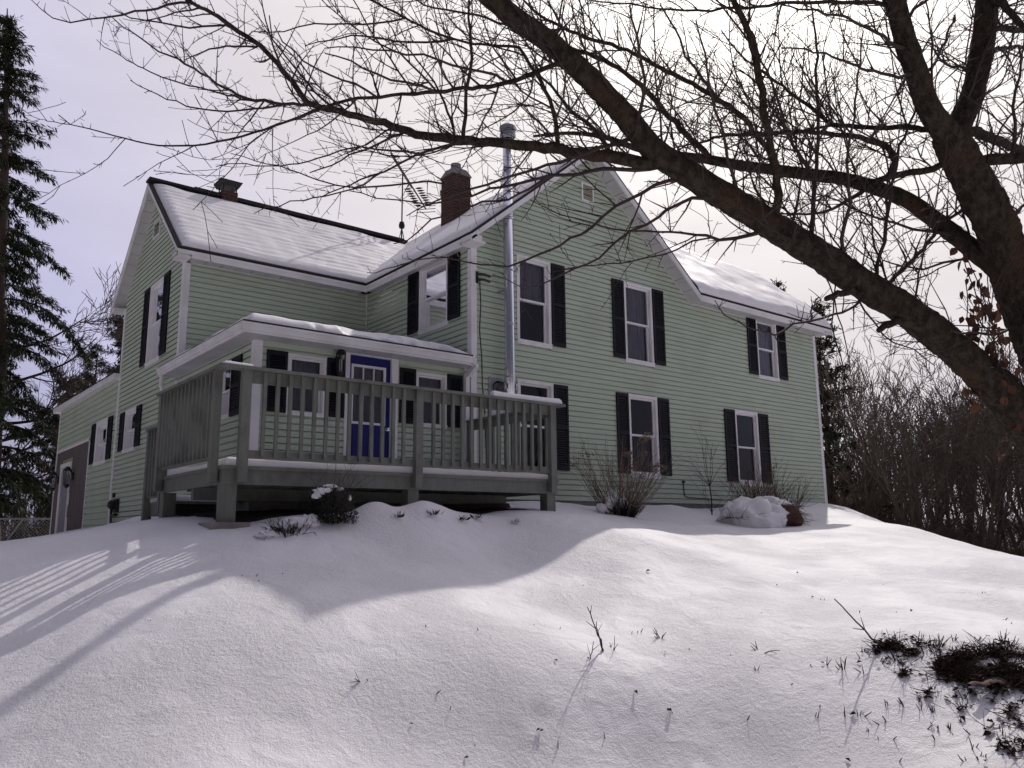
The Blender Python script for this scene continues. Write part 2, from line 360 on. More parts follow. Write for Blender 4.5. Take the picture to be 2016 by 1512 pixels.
# ------------------------------------------------------------------ farmhouse
LA, D2, DW, LX = 4.0, 4.05, 8.58, 11.6
E = .1055
house = thing('farmhouse', 'pale green two storey farmhouse with black shutters and snowy gable roofs on the knoll', 'house', (0,0,0))
class Fr:                       # a wall frame: origin, horizontal dir, outward normal
    def __init__(s, o, u, n): s.o = Vector(o); s.u = Vector(u); s.n = Vector(n)
    def P(s, u, z, off=0): return s.o + s.u*u + Vector((0,0,z)) + s.n*off
    def box(s, mb, u0, u1, z0, z1, o0, o1):
        P = s.P
        mb.hexa([P(u0,z0,o0),P(u1,z0,o0),P(u1,z0,o1),P(u0,z0,o1),P(u0,z1,o0),P(u1,z1,o0),P(u1,z1,o1),P(u0,z1,o1)])
def siding(fr, z0, z1, lo, hi, holes=(), e=E, name='wall'):
    mb = MB(); z = z0; J = random.Random(5)
    while z < z1-1e-4:
        zt = min(z+e, z1); zm = (z+zt)/2
        iv = [(lo, hi)]
        for a, b, c, d in holes:
            if c < zm < d:
                q = []
                for x in iv:
                    l0, h0 = x[0], x[1]
                    lv = l0(zm) if callable(l0) else l0; hv = h0(zm) if callable(h0) else h0
                    if b <= lv or a >= hv: q.append(x)
                    else:
                        if a > lv: q.append((l0, a))
                        if b < hv: q.append((b, h0))
                iv = q
        for l0, h0 in iv:
            f = lambda t, zz: t(zz) if callable(t) else t
            k = .022 if zt < z1-1e-4 else 0
            a0, b0, a1, b1 = f(l0,z), f(h0,z), f(l0,zt), f(h0,zt)
            if b0-a0 < .01: continue
            zz = zt+k
            zg = z+(zt-z)*.82; w0 = a0+(a1-a0)*.82; w1 = b0+(b1-b0)*.82
            mb.quad(fr.P(a0,z,.024), fr.P(b0,z,.024), fr.P(w1,zg,.021), fr.P(w0,zg,.021))
            mb.quad(fr.P(w0,zg,.021), fr.P(w1,zg,.021), fr.P(w1,zg+.003,-.022), fr.P(w0,zg+.003,-.022))
            mb.quad(fr.P(w0,zg+.003,-.022), fr.P(w1,zg+.003,-.022), fr.P(b1,zz,-.022), fr.P(a1,zz,-.022))
            mb.quad(fr.P(a0,z,.024), fr.P(a0,z,.020), fr.P(b0,z,.020), fr.P(b0,z,.024))
            mb.quad(fr.P(a0,z,.020), fr.P(a0,z+k,.019), fr.P(b0,z+k,.019), fr.P(b0,z,.020))
        z += e
    return mb.build(name, M['siding'], house)

def window(fr, u0, u1, z0, z1, sill=.085, cas=.065, curtain=0., single=False, inner=.035, depth=.085, shutters=(), sw=.36, sash_in=.05):
    """casing, sill, two sashes, panes, the room behind; shutters = sides (-1, 1)"""
    mb = MB()
    fr.box(mb, u0, u0+cas, z0+sill, z1, -.10, .034); fr.box(mb, u1-cas, u1, z0+sill, z1, -.10, .034)
    fr.box(mb, u0+cas, u1-cas, z1-cas, z1, -.10, .034)
    wn = mb.build('window', M['white'], house)
    s = MB(); fr.box(s, u0-.004, u1+.004, z0, z0+sill-.02, -.10, .036); fr.box(s, u0-.012, u1+.012, z0+sill-.02, z0+sill, -.10, .052)
    s.build('sill', M['white'], wn)
    a, b, c, d = u0+cas, u1-cas, z0+sill, z1-cas; m = (c+d)/2
    def sash(c0, d0, off, th=.045):
        q = MB(); t = sash_in
        fr.box(q, a+.012, a+t, c0, d0, off-th, off); fr.box(q, b-t, b-.012, c0, d0, off-th, off)
        fr.box(q, a+t, b-t, c0, c0+t*.8, off-th, off); fr.box(q, a+t, b-t, d0-t*.8, d0, off-th, off)
        q.build('sash', M['white'], wn)
        p = MB(); o = off-th/2
        p.quad(fr.P(a+t-.005, c0+t*.7, o), fr.P(b-t+.005, c0+t*.7, o), fr.P(b-t+.005, d0-t*.7, o), fr.P(a+t-.005, d0-t*.7, o))
        p.build('pane', M['glass'], wn)
    if single: sash(c, d, -.03)
    else:
        sash(m-.02, d, -.015); sash(c, m+.02, -.055)
    for ta, tb in ((a, a+.012), (b-.012, b)):
        tr = MB(); fr.box(tr, ta, tb, c, d, -.10, .012); tr.build('track', M['white'], wn)
    rm = MB(); x0, x1, y0, y1 = a, b, c, d; o0, o1 = -.10, -.8; P = fr.P; g = .45
    A = [P(x0,y0,o0),P(x1,y0,o0),P(x1,y1,o0),P(x0,y1,o0)]; B = [P(x0-g,y0-g,o1),P(x1+g,y0-g,o1),P(x1+g,y1+g,o1),P(x0-g,y1+g,o1)]
    rm.quad(*B)
    for i in range(4): rm.quad(A[i], A[(i+1)%4], B[(i+1)%4], B[i])
    rm.build('room', M['room'], wn)
    if curtain:
        cm = MB(); n = 24; zc = c if curtain > 0 else m
        for i in range(n):
            ua = x0+(x1-x0)*i/n; ub = x0+(x1-x0)*(i+1)/n
            f = lambda u: -.155+.012*math.sin(u*70)+.006*math.sin(u*31)
            cm.quad(P(ua,zc,f(ua)),P(ub,zc,f(ub)),P(ub,y1,f(ub)),P(ua,y1,f(ua)))
        cm.build('curtain', M['curtain'], wn)
    for sd in shutters:
        shutter(fr, (u0-.012-sw) if sd < 0 else u1+.012, sw, z0+.075, z1-.015)
    return (u0+.02, u1-.02, z0+.02, z1-.02)
def shutter(fr, u, w_, z0, z1):
    s = MB(); t = .05
    fr.box(s, u, u+t, z0, z1, .022, .055); fr.box(s, u+w_-t, u+w_, z0, z1, .022, .055)
    zm = (z0+z1)/2
    for a, b in ((z0, z0+.07), (zm-.035, zm+.035), (z1-.07, z1)): fr.box(s, u+t, u+w_-t, a, b, .022, .055)
    fr.box(s, u+t, u+w_-t, z0+.07, z1-.07, .018, .026)
    z = z0+.075
    while z < z1-.1:
        if abs(z+.02-zm) > .05:
            P = fr.P
            s.hexa([P(u+t,z,.05),P(u+w_-t,z,.05),P(u+w_-t,z+.036,.028),P(u+t,z+.036,.028),P(u+t,z+.006,.055),P(u+w_-t,z+.006,.055),P(u+w_-t,z+.042,.033),P(u+t,z+.042,.033)])
        z += .045
    return s.build('shutter', M['shutter'], house)

W1 = Fr((0,0,0), (1,0,0), (0,-1,0)); W2 = Fr((0,0,0), (0,1,0), (-1,0,0))
W3 = Fr((0,D2,0), (1,0,0), (0,-1,0)); W4 = Fr((-LA,0,0), (0,1,0), (-1,0,0))
PF = Fr((0,.115,0), (1,0,0), (0,-1,0))
EZ = 4.85
def gz(x): return EZ + .822*(3.03-abs(x-3.03)+.25)          # cross gable roof top
def az_(y): return 4.86 + .86*(2.61-abs(y-6.29))             # wing roof top
# walls
h1 = [window(W1, 1.06,1.94,2.98,4.78, curtain=-1, shutters=(1,)), window(W1, 4.06,4.97,2.98,4.80, curtain=1, shutters=(-1,1)),
      window(W1, 8.88,9.78,3.17,4.75, curtain=1, shutters=(-1,1), sw=.37), window(W1, 4.09,5.01,.513,2.304, sill=.10, shutters=(-1,1)),
      window(W1, 7.785,8.722,.461,2.273, sill=.10, shutters=(-1,1), sw=.40), window(W1, 1.05,1.965,.5,2.285, shutters=(1,))]
b_lo = lambda z: 0 if z < 4.74 else 3.03-(gz(3.03)-.16-z)/.822
b_hi = lambda z: 11.6 if z < 4.74 else (min(11.6, 3.03+(gz(3.03)-.16-z)/.822))
siding(W1, 0, 7.36, b_lo, b_hi, h1)
h2 = [window(W2, .745,1.795,3.335,4.732, curtain=-1, shutters=(-1,1), sw=.40)]
siding(W2, 0, 4.74, 0, D2, h2)
siding(W3, 2.0, 4.74, -LA, 0)
h4 = [window(W4, 5.322,6.366,2.933,4.743, curtain=-1, shutters=(-1,1), sw=.40), window(W4, 6.76,7.745,1.197,2.163, shutters=(-1,1), sw=.38)]
w_lo = lambda z: D2 if z < 4.74 else 6.29-(az_(6.29)-.16-z)/.86
w_hi = lambda z: DW if z < 4.74 else min(DW, 6.29+(az_(6.29)-.16-z)/.86)
siding(W4, -.5, 6.9, w_lo, w_hi, h4)
AX = -LA-.004
W5 = Fr((AX,0,0), (0,1,0), (-1,0,0))
h5 = [window(W5, 9.293,10.594,1.107,2.218, cas=.17, sash_in=.06, curtain=1, shutters=(-1,1), sw=.42)]
siding(W5, 1.85, 3.1, DW, 15.7, h5, e=.145); siding(W5, -.62, 1.85, DW, 11.3, h5, e=.145)
# brown shake panel with the side door
sk = MB(); z = -.75
while z < 1.8:
    y = 11.3 + random.uniform(-.2, 0)
    while y < 15.7:
        y2 = min(y+random.uniform(.22,.34), 15.7); ya = max(y, 11.3)
        if not (13.3 < (ya+y2)/2 < 14.85 and z < 1.35): W5.box(sk, ya+.004, y2-.004, z, z+.335, .0, .014+random.uniform(0,.006))
        y = y2
    z += .33
sk.build('shake_panel', M['shake'], house)
tm = MB()
W5.box(tm, 11.24, 11.31, -.8, 1.9, .0, .03); W5.box(tm, 11.24, 15.7, 1.83, 1.90, 0, .03); tm.build('panel_trim', M['white'], house)
dr = MB(); W5.box(dr, 13.40,13.52,-.7,1.33,0,.04); W5.box(dr, 14.60,14.85,-.7,1.33,0,.04); W5.box(dr, 13.40,14.85,1.33,1.45,0,.045)
dr = dr.build('side_door', M['white'], house)
q = MB(); W5.box(q, 13.55,14.60,-.7,1.30,-.05,.012); q.build('door_slab', M['curtain'], dr)
q = MB(); W5.box(q, 13.52,13.58,-.7,1.33,-.05,.03); q.build('door_seal', M['black'], dr)
# lanterns beside it
def lantern(fr, u, z, s=1.0):
    b = MB(); fr.box(b, u-.05*s, u+.05*s, z-.02, z+.16*s, 0.02, .05); c = fr.P(u, z+.1, .14*s+.03)
    b.bar(fr.P(u, z+.12*s, .04), fr.P(u, z+.28*s, .15*s), .025*s, .025*s)
    cx = fr.P(u, z, .15*s)
    b.lathe([(.0,.30*s),(.035*s,.29*s),(.085*s,.22*s),(.09*s,.20*s)], cx, n=8)
    b.lathe([(.065*s,-.14*s),(.05*s,-.18*s),(.015*s,-.21*s),(0,-.22*s)], cx, n=8); b.lathe([(.0,-.13*s),(.07*s,-.125*s),(.07*s,-.14*s),(0,-.14*s)], cx, n=8)
    for k in range(6):
        an = k*math.pi/3; d = Vector((math.cos(an), math.sin(an), 0))
        b.bar(cx+d*.068*s+Vector((0,0,-.13*s)), cx+d*.084*s+Vector((0,0,.2*s)), .012*s, .012*s)
    l = b.build('wall_lantern', M['black'], house)
    g_ = MB(); g_.lathe([(.03*s,-.12*s),(.034*s,.10*s)], cx, n=6); g_.build('lantern_glass', M['lampglass'], l)
lantern(W5, 12.95, .93, 1.15); lantern(W5, 15.02, .93, 1.15)
# annex flat roof
ar = MB(); y0, y1 = DW+.02, 16.3
def annz(y): return 3.03+.012*(y-DW)
for (xa, xb, dz0, dz1) in ((-LA-.14, 2, 0, .14),):
    ar.hexa([(xa,y0,annz(y0)),(xb,y0,annz(y0)),(xb,y1,annz(y1)),(xa,y1,annz(y1)),(xa,y0,annz(y0)+dz1),(xb,y0,annz(y0)+dz1),(xb,y1,annz(y1)+dz1),(xa,y1,annz(y1)+dz1)])
af = ar.build('annex_roof', M['white'], house)
q = MB(); xa = -LA-.155; q.hexa([(xa,y0-.01,annz(y0)+.14),(2,y0-.01,annz(y0)+.14),(2,y1+.02,annz(y1)+.14),(xa,y1+.02,annz(y1)+.14),(xa,y0-.01,annz(y0)+.165),(2,y0-.01,annz(y0)+.165),(2,y1+.02,annz(y1)+.165),(xa,y1+.02,annz(y1)+.165)])
q.build('roof_edge', M['shingle'], af)
q = MB(); q.box(AX+.002,2,15.68,15.7,-.9,3.2); q.box(-3.9, 2, DW, 15.6, -.9, -.8); q.build('annex_wall', M['siding'], house)
# corner trims
def trim(mb, x, y, z0, z1, w_=.095, t=.03, sx=-1, sy=-1):
    mb.box(min(x, x+sx*t), max(x, x+sx*t), min(y+sy*t, y-sy*w_), max(y+sy*t, y-sy*w_), z0, z1)
    mb.box(min(x+sx*.001, x-sx*w_), max(x+sx*.001, x-sx*w_), min(y, y+sy*t), max(y, y+sy*t), z0, z1)
for (x, y, z0, z1, sx, sy) in ((0,0,-.02,4.74,-1,-1),(LX,0,-.02,4.74,1,-1),(-LA,D2,2.3,4.74,-1,-1),(-LA,DW,-.5,4.74,-1,1),(-LA,15.7,-.8,3.1,-1,1)):
    t_ = MB(); trim(t_, x, y, z0, z1, sx=sx, sy=sy); t_.build('corner_trim', M['white'], house)
t_ = MB(); t_.box(-.035,-.001,D2-.036,D2-.001,2.0,4.74); t_.build('corner_trim', M['white'], house)
t_ = MB(); t_.box(-LA-.03,-LA-.002,D2-.05,D2+.05,.2,2.45); t_.build('corner_trim', M['white'], house)
t_ = MB(); W4.box(t_, DW-.02, DW+.04, -.6, 3.0, .01, .035); t_.build('corner_trim', M['white'], house)
# hidden walls, foundation
for bb in ((6.3,LX-.021,4.08,4.1,-.3,4.7),(6.28,6.3,4.101,DW-.021,-.3,4.7),(-LA,6.3,DW-.02,DW-.001,-.5,4.7)):
    bk = MB(); bk.box(*bb); bk.build('wall', M['siding'], house)
bk = MB(); P_ = [(.01,-.3),(4.1,-.3),(4.1,4.7),(2.05,6.75),(.01,4.7)]
bk.poly([(LX,a,b) for a,b in P_]); bk.poly([(LX-.02,a,b) for a,b in reversed(P_)])
for i in range(5):
    (a,b),(c,d) = P_[i],P_[(i+1)%5]; bk.quad((LX,a,b),(LX-.02,a,b),(LX-.02,c,d),(LX,c,d))
bk.build('wall', M['siding'], house)
fd = MB(); fd.box(.02, LX-.03, .02, 4.05, -1.2, -.0); fd.box(-LA+.02, .02, .14, DW-.05, -1.2, .0)
fd.build('foundation', M['concrete'], house)
dk = MB(); dk.box(.9, 6.2, .85, DW-.1, -.1, 4.6); dk.box(6.2, LX-.1, .85, 4.0, -.1, 4.6); dk.box(-LA+.85, .01, D2+.3, DW-.1, -.4, 4.6); dk.box(-LA+.85,.8,1.0,D2+.3,0,2.2)
dk.build('inner_partition', M['room'], house)

# ---- roofs -------------------------------------------------------
def roofslab(pts, th=.05, name='roof'):
    mb = MB(); n = (Vector(pts[1])-Vector(pts[0])).cross(Vector(pts[3])-Vector(pts[0])).normalized()
    if n.z < 0: n = -n
    mb.hexa([Vector(p)-n*th for p in pts]+[Vector(p) for p in pts])
    return mb.build(name, M['shingle'], house)
gr = gz(3.03); wr = az_(6.29); YB = DW+.35
rf_l = roofslab([(-.27,-.37,gz(-.27)),(3.03,-.37,gr),(3.03,YB,gr),(-.27,YB,gz(-.27))])
roofslab([(3.031,-.37,gr),(6.33,-.37,gz(6.33)),(6.33,YB,gz(6.33)),(3.031,YB,gr)])
rf_w = roofslab([(-4.27,3.66,az_(3.66)),(2.3,3.66,az_(3.66)),(2.3,6.29,wr),(-4.27,6.29,wr)])
roofslab([(-4.27,6.291,wr),(2.3,6.291,wr),(2.3,8.94,az_(8.94)),(-4.27,8.94,az_(8.94))])
RS = .90
def rz(y): return 4.87+RS*(2.40-abs(y-2.05))
roofslab([(6.28,-.37,rz(-.37)),(11.93,-.37,rz(-.37)),(11.93,2.05,rz(2.05)),(3.6,2.05,rz(2.05))])
roofslab([(3.6,2.051,rz(2.05)),(11.93,2.051,rz(2.05)),(11.93,4.5,rz(4.5)),(6.28,4.5,rz(4.5))])
# ridge strips
rs = MB(); rs.bar((-4.28,6.29,wr+.03),(2.3,6.29,wr+.03),.30,.05); rs.bar((-3.3,6.29,wr+.075),(-2.75,6.29,wr+.075),.22,.05); rs.bar((-2.3,6.29,wr+.075),(2.2,6.29,wr+.075),.22,.045)
rs.build('ridge_cap', M['shingle'], house)
# rakes: barge board + soffit, and eaves: fascia + soffit
def rake(fr, ua, za, ub, zb, over, name='rake'):
    """sloped barge board from (ua,za) up to (ub,zb) on the roof underside line, overhanging the wall by `over`"""
    b = MB(); P = fr.P; h = .115
    b.hexa([P(ua,za-h,over-.03),P(ub,zb-h,over-.03),P(ub,zb-h,over),P(ua,za-h,over),P(ua,za,over-.03),P(ub,zb,over-.03),P(ub,zb,over),P(ua,za,over)])
    k = .055
    b.hexa([P(ua,za-k,over),P(ub,zb-k,over),P(ub,zb-k,over+.015),P(ua,za-k,over+.015),P(ua,za,over),P(ub,zb,over),P(ub,zb,over+.015),P(ua,za,over+.015)])
    rk = b.build('rake_board', M['white'], house)
    s = MB(); hs = h-.015; n = 12
    for i in range(n):
        f0, f1 = i/n, (i+.945)/n
        a = ua+(ub-ua)*f0; c = ua+(ub-ua)*f1; z0 = za+(zb-za)*f0-hs; z1 = za+(zb-za)*f1-hs
        s.hexa([P(a,z0,.0),P(c,z1,.0),P(c,z1,over-.03),P(a,z0,over-.03),P(a,z0+.02,.0),P(c,z1+.02,.0),P(c,z1+.02,over-.03),P(a,z0+.02,over-.03)])
    s.hexa([P(ua,za-hs-.03,.0),P(ub,zb-hs-.03,.0),P(ub,zb-hs-.03,.03),P(ua,za-hs-.03,.03),P(ua,za-hs+.03,.0),P(ub,zb-hs+.03,.0),P(ub,zb-hs+.03,.03),P(ua,za-hs+.03,.03)])
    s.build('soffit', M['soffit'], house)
t0 = .055
rake(W1, -.27, gz(-.27)-t0, 3.03, gr-t0, .36); rake(W1, 6.33, gz(6.33)-t0, 3.031, gr-t0, .36)
rake(W4, 3.66, az_(3.66)-t0, 6.29, wr-t0, .26); rake(W4, 8.94, az_(8.94)-t0, 6.291, wr-t0, .26)
RG = Fr((LX,0,0), (0,1,0), (1,0,0))
rake(RG, -.37, rz(-.37)-t0, 2.05, rz(2.05)-t0, .32); rake(RG, 4.5, rz(4.5)-t0, 2.051, rz(2.05)-t0, .32)
def eave(fr, ua, ub, over, zt, zs=4.70, fas=.135, lo_=None):
    b = MB(); fr.box(b, ua, ub, zt-fas, zt, over-.03, over); fr.box(b, ua, ub, zt-.055, zt, over, over+.018); b.build('fascia', M['white'], house)
    s = MB(); n = max(4, int(abs(ub-ua)/.30))
    for i in range(n):
        a = ua+(ub-ua)*i/n; c = ua+(ub-ua)*(i+.94)/n
        fr.box(s, min(a,c), max(a,c), zs-.015, zs+.005, .0, over-.03)
    fr.box(s, ua, ub, zs-.035, zs-.002, 0.0, .03)
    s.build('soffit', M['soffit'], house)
eave(W2, 0.0, 3.70, .25, gz(-.27)-.05)
eave(W3, -4.26, -.25, .38, az_(3.66)-.05)
eave(W1, 6.33, 11.92, .36, rz(-.37)-.05)
# boxed eave returns at the gable feet
bx = MB(); bx.box(-.25,.06,-.36,.0,4.66,4.70); bx.box(-.25,-.02,-.36,0,4.70,4.80); bx.build('eave_return', M['white'], house)
bx = MB(); bx.box(-4.26,-4.0,3.68,4.05,4.66,4.72); bx.box(-4.26,-4.0,3.68,4.05,4.72,4.78); bx.build('eave_return', M['white'], house)
bx = MB(); bx.box(-4.26,-4.0,8.58,8.93,4.66,4.74); bx.build('eave_return', M['white'], house)
# gable louvres
def vent(fr, u0, u1, z0, z1, m_):
    b = MB(); t = .04
    fr.box(b,u0,u0+t,z0,z1,.01,.05); fr.box(b,u1-t,u1,z0,z1,.01,.05); fr.box(b,u0+t,u1-t,z0,z0+t,.01,.05); fr.box(b,u0+t,u1-t,z1-t,z1,.01,.05)
    v = b.build('gable_vent', M['white'], house)
    s = MB(); z = z0+t
    fr.box(s,u0+t,u1-t,z0+t,z1-t,.008,.012)
    while z < z1-t-.02:
        P = fr.P; s.quad(P(u0+t,z,.045),P(u1-t,z,.045),P(u1-t,z+.04,.014),P(u0+t,z+.04,.014)); z += .045
    s.build('louver', m_, v)
vent(W1, 2.86, 3.22, 6.36, 6.78, M['grille']); vent(W4, 5.95, 6.45, 5.83, 6.22, M['grille'])
# chimney on the ridge behind the front gable
ch = MB(); ch.box(1.96,2.48,3.5,4.02,5.6,8.05)
for z in (7.62, 7.70): ch.box(1.945,2.495,3.485,4.035,z,z+.06)
ch = ch.build('chimney', M['brick'], house)
q = MB(); q.hexa([(1.93,3.47,8.05),(2.51,3.47,8.05),(2.51,4.05,8.05),(1.93,4.05,8.05),(2.03,3.57,8.25),(2.41,3.57,8.25),(2.41,3.95,8.25),(2.03,3.95,8.25)]); q.lathe([(.13,8.2),(.13,8.42),(.10,8.42),(.10,8.2)], (2.22,3.76,0), n=12)
q.build('chimney_crown', M['concrete'], ch)
# low capped chimney on the wing ridge
ch = MB(); ch.box(-2.70,-2.34,6.11,6.47,6.6,wr+.17); ch = ch.build('chimney', M['brick'], house)
q = MB(); c = (-2.52,6.29); z = wr+.19
for sx in (-1,1):
    for sy in (-1,1): q.box(c[0]+sx*.15-.012,c[0]+sx*.15+.012,c[1]+sy*.15-.012,c[1]+sy*.15+.012,z-.02,z+.18)
q.hexa([(c[0]-.2,c[1]-.2,z+.10),(c[0]+.2,c[1]-.2,z+.10),(c[0]+.2,c[1]+.2,z+.10),(c[0]-.2,c[1]+.2,z+.10),(c[0]-.26,c[1]-.26,z+.22),(c[0]+.26,c[1]-.26,z+.22),(c[0]+.26,c[1]+.26,z+.22),(c[0]-.26,c[1]+.26,z+.22)])
q.hexa([(c[0]-.26,c[1]-.26,z+.222),(c[0]+.26,c[1]-.26,z+.222),(c[0]+.26,c[1]+.26,z+.222),(c[0]-.26,c[1]+.26,z+.222),(c[0]-.1,c[1]-.1,z+.28),(c[0]+.1,c[1]-.1,z+.28),(c[0]+.1,c[1]+.1,z+.28),(c[0]-.1,c[1]+.1,z+.28)])
q.build('chimney_cap', M['black'], ch)
# stainless stove pipe up the front wall
px, py = .70, -.235
sp = MB(); sp.lathe([(.0,1.55),(.09,1.55),(.098,1.57),(.098,7.02),(.0,7.02)], (px,py,0), n=24)
sp = sp.build('stove_pipe', M['steel'], house, smooth=True)
for z in (2.24,3.25,4.3,5.35,6.35):
    q = MB(); q.lathe([(.100,z-.018),(.106,z-.012),(.106,z+.012),(.100,z+.018)], (px,py,0), n=24); q.build('band', M['steel'], sp)
q = MB(); q.lathe([(.10,7.0),(.16,7.05),(.16,7.10),(.11,7.12),(.11,7.17),(.165,7.19),(.165,7.25),(.06,7.33),(0,7.34)], (px,py,0), n=20); q.build('rain_cap', M['galv'], sp)
q = MB(); q.lathe([(.098,0),(.098,.30)], (px,-.30,2.06), axis=(0,1,0), n=20); W1.box(q,.36,.68,1.86,2.24,.02,.035); q.lathe([(.13,0),(.13,.02),(.1,.02)], (px-.12,-.055,2.05), axis=(0,1,0), n=16)
q.lathe([(.098,-.02),(.098,.3)], (px-.13,-.18,2.05), axis=(1,0,0), n=16)
q.build('wall_tee', M['galv'], sp)
q = MB()
for z in (3.9,5.75): q.bar((px-.1,py,z),(px-.1,0,z),.02,.03); q.bar((px+.1,py,z),(px+.1,0,z),.02,.03)
q.build('bracket', M['galv'], sp)
# service wires and insulators near the corner
q = MB(); W1.box(q,.07,.12,4.0,4.22,.02,.05)
for z in (4.06,4.16): q.tube([W1.P(.1,z,.05),W1.P(.2,z,.12),W1.P(.34,z-.02,.12)],.022,6)
q.build('service_bracket', M['black'], house)
q = MB(); q.tube([W1.P(.16,4.05,.04),W1.P(.19,3.6,.03),W1.P(.16,3.1,.03),W1.P(.21,2.6,.03),W1.P(.22,2.1,.03),W1.P(.28,1.5,.03),W1.P(.3,.9,.03)],.009,5); q.build('cable', M['black'], house)
q = MB(); q.tube([W1.P(5.77,.47,.03),W1.P(5.78,.25,.03),W1.P(5.80,.17,.03),W1.P(5.9,.13,.03),W1.P(7.1,.10,.03)],.011,5); W1.box(q,5.74,5.80,.45,.50,.02,.06); q.build('cable', M['black'], house)
# meters on the wing wall
q = MB(); c = W4.P(7.85,.08,.12); q.lathe([(0,-.1),(.09,-.1),(.1,-.06),(.1,.06),(.06,.10),(0,.1)], c, axis=(-1,0,0), n=14); W4.box(q,7.7,8.0,-.08,.2,.02,.09); q.tube([W4.P(7.95,.15,.1),W4.P(8.08,.05,.1),W4.P(8.1,-.3,.08)],.025,6); q.tube([W4.P(7.72,-.14,.08),W4.P(8.12,-.16,.08)],.035,6); W4.box(q,8.12,8.2,.25,.35,.02,.07)
q.build('gas_meter', M['black'], house)

# ---- enclosed porch in the inside corner -------------------------
hp = [window(PF,-3.486,-2.83,1.227,2.20, curtain=1, sill=.06, cas=.05, sash_in=.035), window(PF,-1.135,-.488,1.215,2.18, curtain=1, sill=.06, cas=.05, sash_in=.035)]
for u, w_ in ((-3.83,.335),(-2.815,.31),(-1.46,.315),(-.475,.315)): shutter(PF, u, w_, 1.25, 2.215)
siding(PF, .15, 2.42, -LA, -.02, hp+[(-2.46,-1.52,.1,2.40)])
PS = Fr((-LA,0,0), (0,1,0), (-1,0,0))
hs = [window(PS,1.02,1.75,1.25,2.20, curtain=1, sill=.06, cas=.05, sash_in=.035), window(PS,2.56,3.21,1.25,2.20, curtain=1, sill=.06, cas=.05, sash_in=.035)]
for u, w_ in ((.58,.42),(1.78,.72),(3.24,.38)): shutter(PS, u, w_, 1.25, 2.2)
siding(PS, -.1, 2.42, .115, D2, hs)
t_ = MB(); trim(t_, -LA, .115, .15, 2.42, w_=.10); t_.build('corner_trim', M['white'], house)
t_ = MB(); PF.box(t_, -.10, -.02, .15, 2.42, .0, .03); t_.build('corner_trim', M['white'], house)
# blue door
fm = MB(); PF.box(fm,-2.49,-2.41,.22,2.33,-.06,.035); PF.box(fm,-1.62,-1.49,.22,2.33,-.06,.035); PF.box(fm,-2.49,-1.49,2.33,2.41,-.06,.036)
dr = fm.build('front_door', M['white'], house)
q = MB(); X0,X1,Z0,Z1 = -2.405,-1.625,.26,2.325
a0,a1,c0,c1 = -2.33,-1.74,1.21,2.15
PF.box(q,X0,a0,Z0,Z1,-.06,-.02); PF.box(q,a1,X1,Z0,Z1,-.06,-.02); PF.box(q,a0,a1,Z0,c0,-.06,-.02); PF.box(q,a0,a1,c1,Z1,-.06,-.02)
for u in (a0+.02, (a0+a1)/2+.02): PF.box(q,u,u+.255,.42,1.05,-.02,-.012)
q.build('door_leaf', M['blue'], dr)
q = MB(); t = .03
PF.box(q,a0-.03,a0+.01,c0-.03,c1+.03,-.05,-.008); PF.box(q,a1-.01,a1+.03,c0-.03,c1+.03,-.05,-.008); PF.box(q,a0+.01,a1-.01,c0-.03,c0+.01,-.05,-.008); PF.box(q,a0+.01,a1-.01,c1-.01,c1+.03,-.05,-.008)
for k in (1,2):
    u = a0+(a1-a0)*k/3; PF.box(q,u-.009,u+.009,c0+.01,c1-.01,-.045,-.015)
zm = (c0+c1)/2; 
for k in range(3):
    ua = a0+(a1-a0)*k/3+.009; ub = a0+(a1-a0)*(k+1)/3-.009; PF.box(q,ua,ub,zm-.009,zm+.009,-.045,-.015)
q.build('window_grid', M['white'], dr)
q = MB(); q.quad(PF.P(a0,c0,-.04),PF.P(a1,c0,-.04),PF.P(a1,c1,-.04),PF.P(a0,c1,-.04)); q.build('pane', M['glass'], dr)
q = MB(); q.quad(PF.P(a0,c0,-.10),PF.P(a1,c0,-.10),PF.P(a1,c1,-.10),PF.P(a0,c1,-.10)); q.build('blind', M['curtain'], dr)
q = MB(); q.lathe([(.0,0),(.028,.005),(.03,.03),(.015,.035),(.015,.05),(.03,.055),(.03,.085),(0,.09)], PF.P(-1.685,1.12,-.02), axis=(0,-1,0), n=12); q.build('handle', M['steel'], dr)
lantern(PF, -2.635, 2.09, .95)
# porch roof: low hip
def pz(x, y): return 2.49+.22*min(y+.36, x+4.37)
ph = MB(); gx_ = [-4.37]+[-4.37+.3*i for i in range(1,15)]+[-.0]; gy_ = [-.36+.3*i for i in range(15)]+[4.0]
idx = {}
for j, y in enumerate(gy_):
    for i, x in enumerate(gx_): idx[i,j] = len(ph.v); ph.v.append((x,y,pz(x,y)))
for j in range(len(gy_)-1):
    for i in range(len(gx_)-1): ph.f.append((idx[i,j],idx[i+1,j],idx[i+1,j+1],idx[i,j+1]))
rfp = ph.build('porch_roof', M['shingle'], house)
q = MB(); q.box(-4.39,-.24,-.385,-.345,2.478,2.512); q.box(-4.39,-4.345,-.345,3.99,2.478,2.512); q.build('roof_edge', M['shingle'], rfp)  # porch roof edge; its dark strip stands in for shadow under the snow overhang
gt = MB(); gt.box(-4.37,-.25,-.36,-.33,2.33,2.485); gt.box(-4.37,-4.34,-.33,3.99,2.33,2.485)
gt.box(-4.42,-.235,-.42,-.36,2.44,2.475); gt.box(-4.42,-4.37,-.36,3.99,2.44,2.475)
gt.box(-4.40,-.235,-.40,-.36,2.36,2.44); gt.box(-4.40,-4.37,-.36,3.99,2.36,2.44); gt.box(-.25,-.225,-.41,0,2.33,2.48)
gt.build('gutter', M['white'], house)
sf = MB(); n = 26
